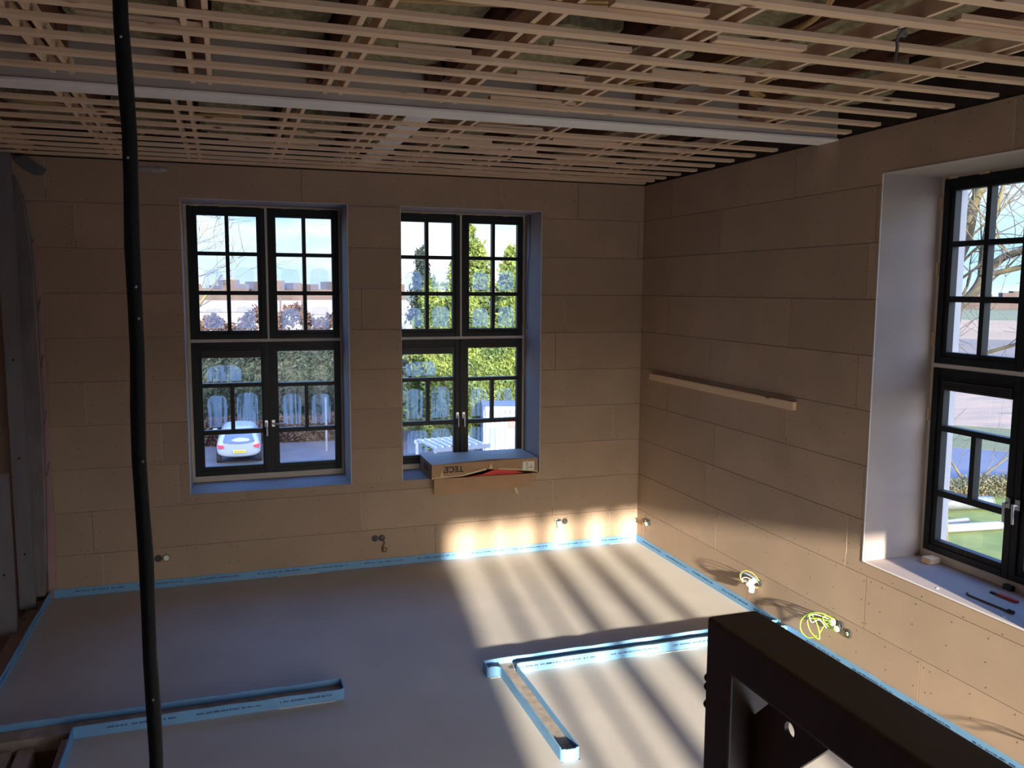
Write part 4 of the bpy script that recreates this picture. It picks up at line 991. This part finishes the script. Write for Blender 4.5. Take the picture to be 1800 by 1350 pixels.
# tree seen left in the first window
bare_tree('bare_tree', 'bare tree with lichen yellow trunk at the left of the first window', (-6.45, 20.0, G),
          [([(0, 0, 0), (0.15, 0, 2.5), (0.0, 0.2, 4.8), (0.4, 0.1, 7.2), (1.0, 0.2, 9.2)], [0.22, 0.19, 0.15, 0.10, 0.04], 9), ([(0.1, 0, 4.2), (1.0, 0.2, 6.2), (2.0, 0.3, 7.6)], [0.10, 0.07, 0.03], 6)], 5, 3, 0.75, 0.2)
bare_tree('bare_tree', 'small bare tree standing beyond the dark hedge in the first window', (-1.2, 48, G),
          [([(0, 0, 0), (0.1, 0, 4), (0.2, 0, 7.6)], [0.12, 0.09, 0.03], 8)], 8, 2, 0.7, 0.1, 'bark_dark')
bare_tree('bare_tree', 'small bare tree beyond the hedge at the left of the second window', (4.6, 41, G),
          [([(0, 0, 0), (0.1, 0, 5), (0.2, 0, 8.6)], [0.12, 0.09, 0.03], 9)], 9, 2, 0.8, 0.1, 'bark_dark')
# big tree just outside the right window
bare_tree('bare_tree', 'large bare tree with yellow lichen limbs outside the right window', (9.5, 6.2, G),
          [([(0, 0, 0), (0, -0.2, 3.0), (0.1, -0.8, 6.2), (0, -1.2, 7.6), (0.1, -1.39, 8.24), (0, -1.6, 8.88), (0, -1.79, 9.25), (0.2, -2.1, 10.4)], [0.26, 0.24, 0.17, 0.13, 0.11, 0.10, 0.08, 0.04], 12),
           ([(0.05, -0.7, 5.8), (0, -1.3, 6.8), (0.1, -1.58, 7.12), (0.1, -1.82, 7.55), (0, -1.95, 8.42), (0.1, -2.1, 8.95), (0.2, -2.2, 10.0)], [0.11, 0.10, 0.10, 0.075, 0.055, 0.045, 0.02], 11),
           ([(0.1, -1.8, 7.5), (0.2, -2.12, 7.82), (0.2, -2.42, 7.92), (0.2, -2.8, 7.99), (0.2, -4.2, 8.0)], [0.08, 0.075, 0.07, 0.06, 0.03], 10),
           ([(0.1, -1.8, 7.5), (0.3, -2.44, 7.65), (0.3, -2.8, 7.73), (0.2, -4.2, 7.6)], [0.055, 0.05, 0.045, 0.02], 9),
           ([(0.1, -0.6, 5.2), (0.3, -1.6, 5.9), (0.4, -2.6, 6.3), (0.2, -3.6, 7.0)], [0.05, 0.04, 0.03, 0.015], 8)], 31, 3, 0.72, 0.25, twig=0.0055)
bare_tree('shrub', 'straggly bare shrub with yellow twigs on the lawn outside the right window', (12.5, 7.5, G),
          [([(0, 0, 0), (0.2, 0.3, 1.2), (0.3, 0.5, 3.2)], [0.05, 0.04, 0.02], 7), ([(0, 0, 0), (-0.6, 0.5, 1.0), (-1.2, 0.9, 2.0)], [0.04, 0.03, 0.015], 6)], 12, 2, 0.6, 0.1, cat='shrub')
bare_tree('shrub', 'low twiggy shrub beside the road outside the right window', (21.2, 15.0, G),
          [([(0, 0, 0), (0.5, -0.4, 0.8), (1.2, -0.9, 1.6)], [0.05, 0.04, 0.02], 8), ([(0, 0, 0), (-0.5, 0.3, 0.9), (-0.8, 0.7, 1.7)], [0.05, 0.04, 0.02], 8)], 14, 2, 0.8, 0.1, cat='shrub')
hedge(19.2, 24.5, 13.9, 14.8, 0.5, 9000, 'leaf_low', 'low brownish green planting between lawn and road outside the right window', 16, 0.05)
# woodland on the horizon
for (ctr, w_, h_, lb, sd_) in (((280, 300), 190, 7.5, 'distant brown woodland on the horizon in the right window', 1), ((-110, 330), 190, 9, 'distant brown woodland on the horizon behind the first window', 2)):
    rng = random.Random(sd_); n_ = 100; ang = math.atan2(CAM.y-ctr[1], CAM.x-ctr[0])+math.pi/2
    ux, uy = math.cos(ang), math.sin(ang); mb = MB(); prev = None
    for i in range(n_):
        s0, s1 = (i/n_-0.5)*2*w_, ((i+1)/n_-0.5)*2*w_; z = G+h_*rng.uniform(0.6, 1.2)
        a = (ctr[0]+ux*s0, ctr[1]+uy*s0); b_ = (ctr[0]+ux*s1, ctr[1]+uy*s1); o_ = (-uy*8, ux*8)
        mb.prism([(a[0]-o_[0], a[1]-o_[1]), (b_[0]-o_[0], b_[1]-o_[1]), (b_[0]+o_[0], b_[1]+o_[1]), (a[0]+o_[0], a[1]+o_[1])], 2, G, z, 'farwood')
    tag(mb.build('woodland', fix=False), lb, 'woodland', kind='stuff')
# pale farm building on the horizon, and houses behind the first window
def house(x, y, w_, d_, h_, rh, lb):
    t = thing('house', lb, 'building', (x, y, G))
    MB().box(-w_/2, w_/2, -d_/2, d_/2, 0, h_, 'house').build('walls', t)
    MB().prism([(-d_/2-0.3, h_), (0, h_+rh), (d_/2+0.3, h_)], 0, -w_/2-0.3, w_/2+0.3, 'house_roof').build('roof', t)
    wn = MB()
    for k in range(int(w_/3)): wn.box(-w_/2+1+k*3, -w_/2+2.2+k*3, -d_/2-0.03, -d_/2, h_*0.35, h_*0.75, 'car_glass')
    wn.build('windows', t)
house(-4.5, 92, 16, 8, 4.6, 1.2, 'long white building seen beyond the hedge at the left of the first window')
house(10.8, 96, 12, 8, 4.2, 1.6, 'white building seen beyond the hedge at the right of the first window')
house(150, 200, 26, 12, 5, 3, 'small white farm building on the horizon in the right window')
house(-16.5, 70, 9, 8, 3.4, 1.8, 'low white house at the far left beyond the hedge')

# parked white car, rear towards the house
car = thing('car', 'white estate car parked in the yard, seen from behind through the first window', 'car', (-4.03, 27.4, G), R(-2))
st = [  # y, half width low, half width roof, z bottom, z belt, z top
    (0.00, 0.80, 0.70, 0.35, 0.75, 0.98), (0.10, 0.87, 0.74, 0.28, 0.90, 1.05), (0.45, 0.89, 0.64, 0.24, 0.98, 1.38), (0.9, 0.90, 0.62, 0.22, 0.98, 1.47), (2.0, 0.90, 0.62, 0.22, 0.97, 1.50), (2.7, 0.90, 0.60, 0.22, 0.96, 1.43), (3.3, 0.90, 0.70, 0.22, 0.95, 1.02), (4.1, 0.86, 0.62, 0.24, 0.85, 0.92), (4.45, 0.70, 0.50, 0.32, 0.66, 0.76)]
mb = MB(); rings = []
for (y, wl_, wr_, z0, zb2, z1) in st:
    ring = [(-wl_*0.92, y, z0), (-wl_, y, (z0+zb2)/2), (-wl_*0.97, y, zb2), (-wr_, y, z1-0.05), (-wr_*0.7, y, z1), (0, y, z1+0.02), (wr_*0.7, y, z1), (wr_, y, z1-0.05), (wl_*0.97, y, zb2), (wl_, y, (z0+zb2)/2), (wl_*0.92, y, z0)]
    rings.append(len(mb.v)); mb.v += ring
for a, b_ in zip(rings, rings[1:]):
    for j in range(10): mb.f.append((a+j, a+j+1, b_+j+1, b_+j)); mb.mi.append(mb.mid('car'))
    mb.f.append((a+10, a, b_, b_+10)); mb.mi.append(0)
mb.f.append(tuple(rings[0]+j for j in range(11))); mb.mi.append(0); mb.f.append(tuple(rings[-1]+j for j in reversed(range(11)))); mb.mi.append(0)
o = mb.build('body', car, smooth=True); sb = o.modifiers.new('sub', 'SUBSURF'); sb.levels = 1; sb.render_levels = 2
MB().prism([(-0.62, 0.96), (-0.50, 1.30), (-0.25, 1.335), (0.25, 1.335), (0.50, 1.30), (0.62, 0.96), (0.35, 0.90), (0.0, 0.88), (-0.35, 0.90)], 1, 0.0, 0.02, 'car_glass').build('rear_window', car)
rw_ = car.children[-1]; rw_.location = (0, 0.03, 0.0)
rwm = rw_.data
for v in rwm.vertices: v.co.y += -0.055+max(0.0, v.co.z-0.99)*1.03
for s_ in (-1, 1):
    MB().prism([(s_*0.80, 0.70), (s_*0.83, 0.86), (s_*0.58, 0.80), (s_*0.58, 0.72)], 1, -0.03, 0.12, 'tail').build('tail_light', car)
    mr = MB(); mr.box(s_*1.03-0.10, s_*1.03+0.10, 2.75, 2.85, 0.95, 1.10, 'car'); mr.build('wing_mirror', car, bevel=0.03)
    for y in (0.75, 3.55): MB().tube([(s_*0.72, y, 0.32), (s_*0.90, y, 0.32)], 0.32, 'tyre', 20).build('wheel', car)
pl_ = MB(); pl_.box(-0.26, 0.26, -0.025, -0.01, 0.50, 0.61, 'plate'); pl_.box(-0.26, -0.22, -0.027, -0.025, 0.50, 0.61, 'wire_blue')
for k in range(6): pl_.box(-0.17+k*0.065, -0.135+k*0.065, -0.027, -0.025, 0.53, 0.58, 'ink')
pl_.build('number_plate', car)

# white ribbed container at the right of the second window
ct = thing('container', 'white ribbed container in the yard with a small red sign', 'container', (5.75, 25.3, G), R(-14))
mb = MB(); mb.box(0, 6.0, 0.06, 2.4, 0.1, 2.25, 'shade_blue')  # recesses between the ribs carry the painted shade tone
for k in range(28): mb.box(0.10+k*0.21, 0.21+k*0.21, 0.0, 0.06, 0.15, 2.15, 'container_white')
mb.box(0, 6, -0.02, 0.08, 2.15, 2.3, 'container_white'); mb.box(0, 6, -0.02, 0.08, 0, 0.15, 'shade_blue'); mb.box(-0.02, 0.08, -0.02, 2.4, 0, 2.3, 'shade_blue')
mb.build('ribbed_body', ct, fix=False); MB().box(1.02, 1.45, -0.03, 0.0, 1.42, 1.72, 'red').build('sign', ct)
sgn = MB(); sgn.box(1.08, 1.38, -0.035, -0.03, 1.60, 1.63, 'label'); sgn.box(1.08, 1.32, -0.035, -0.03, 1.50, 1.53, 'label'); sgn.build('sign_print', ct)
# slatted white pergola roof low at the left of the second window
pg = thing('slatted_roof', 'low white slatted roof outside the second window, bottom left', 'pergola', (2.45, 20.2, G), R(8))
mb = MB()
for k in range(8): mb.box(0.0+k*0.26, 0.08+k*0.26, 0, 1.8, 1.60, 1.68, 'ext_white')
mb.build('slats', pg, fix=False); MB().box(-0.1, 2.1, -0.08, 0.0, 1.50, 1.64, 'pipe').build('front_beam', pg); MB().box(-0.1, 2.1, 1.8, 1.88, 1.50, 1.64, 'ext_white').build('back_beam', pg)
for x in (0.0, 1.95):
    for y in (-0.06, 1.8): MB().box(x-0.05, x+0.05, y, y+0.06, 0, 1.50, 'ext_white').build('post', pg)
tag(MB().tube([(-0.3, 29.4, G), (-0.3, 29.4, G+2.4)], 0.05, 'pipe', 8).build('lamp_post'), 'thin pale post in the yard in the first window, before the brown hedge', 'post')
for k in range(6):
    tag(MB().tube([(0.15+0.33*k, 27.0+0.1*k, G), (0.15+0.33*k, 27.0+0.1*k, G+0.14)], [0.07, 0.03], 'ext_white', 8).build('marker_stud'), 'small white marker in the paved yard, %s from the left' % ORD[k], 'marker', 'white markers in the yard')
# pipes lying on the lawn outside the right window
def pipe(p0, p1, r, k, lb):
    t = thing('pipe', lb, 'pipe', (p0[0], p0[1], G)); a = Vector((0, 0, r)); b_ = Vector((p1[0]-p0[0], p1[1]-p0[1], r))
    MB().tube([a, b_], r, k, 18).build('barrel', t, smooth=False); d = (b_-a).normalized()
    MB().tube([b_+d*0.001, b_+d*0.03], r*1.08, k, 18).build('socket_end', t)
pipe((15.2, 11.0), (17.8, 10.7), 0.13, 'pipe', 'pale plastic pipe lying nearest on the lawn outside the right window')
pipe((15.4, 11.5), (17.4, 11.55), 0.09, 'pipe', 'thinner pale pipe lying behind the nearest one on the lawn')
pipe((14.5, 11.1), (15.15, 11.75), 0.12, 'pipe', 'short pale pipe at the left edge of the right window')
pipe((16.4, 13.4), (19.6, 12.7), 0.22, 'pipe_dark', 'big grey pipe lying furthest on the lawn')
tag(MB().tube([(17.6, 12.7, G), (17.6, 12.7, G+0.55)], [0.10, 0.03], 'orange', 10).build('marker_cone'), 'small orange marker standing before the big grey pipe', 'cone')
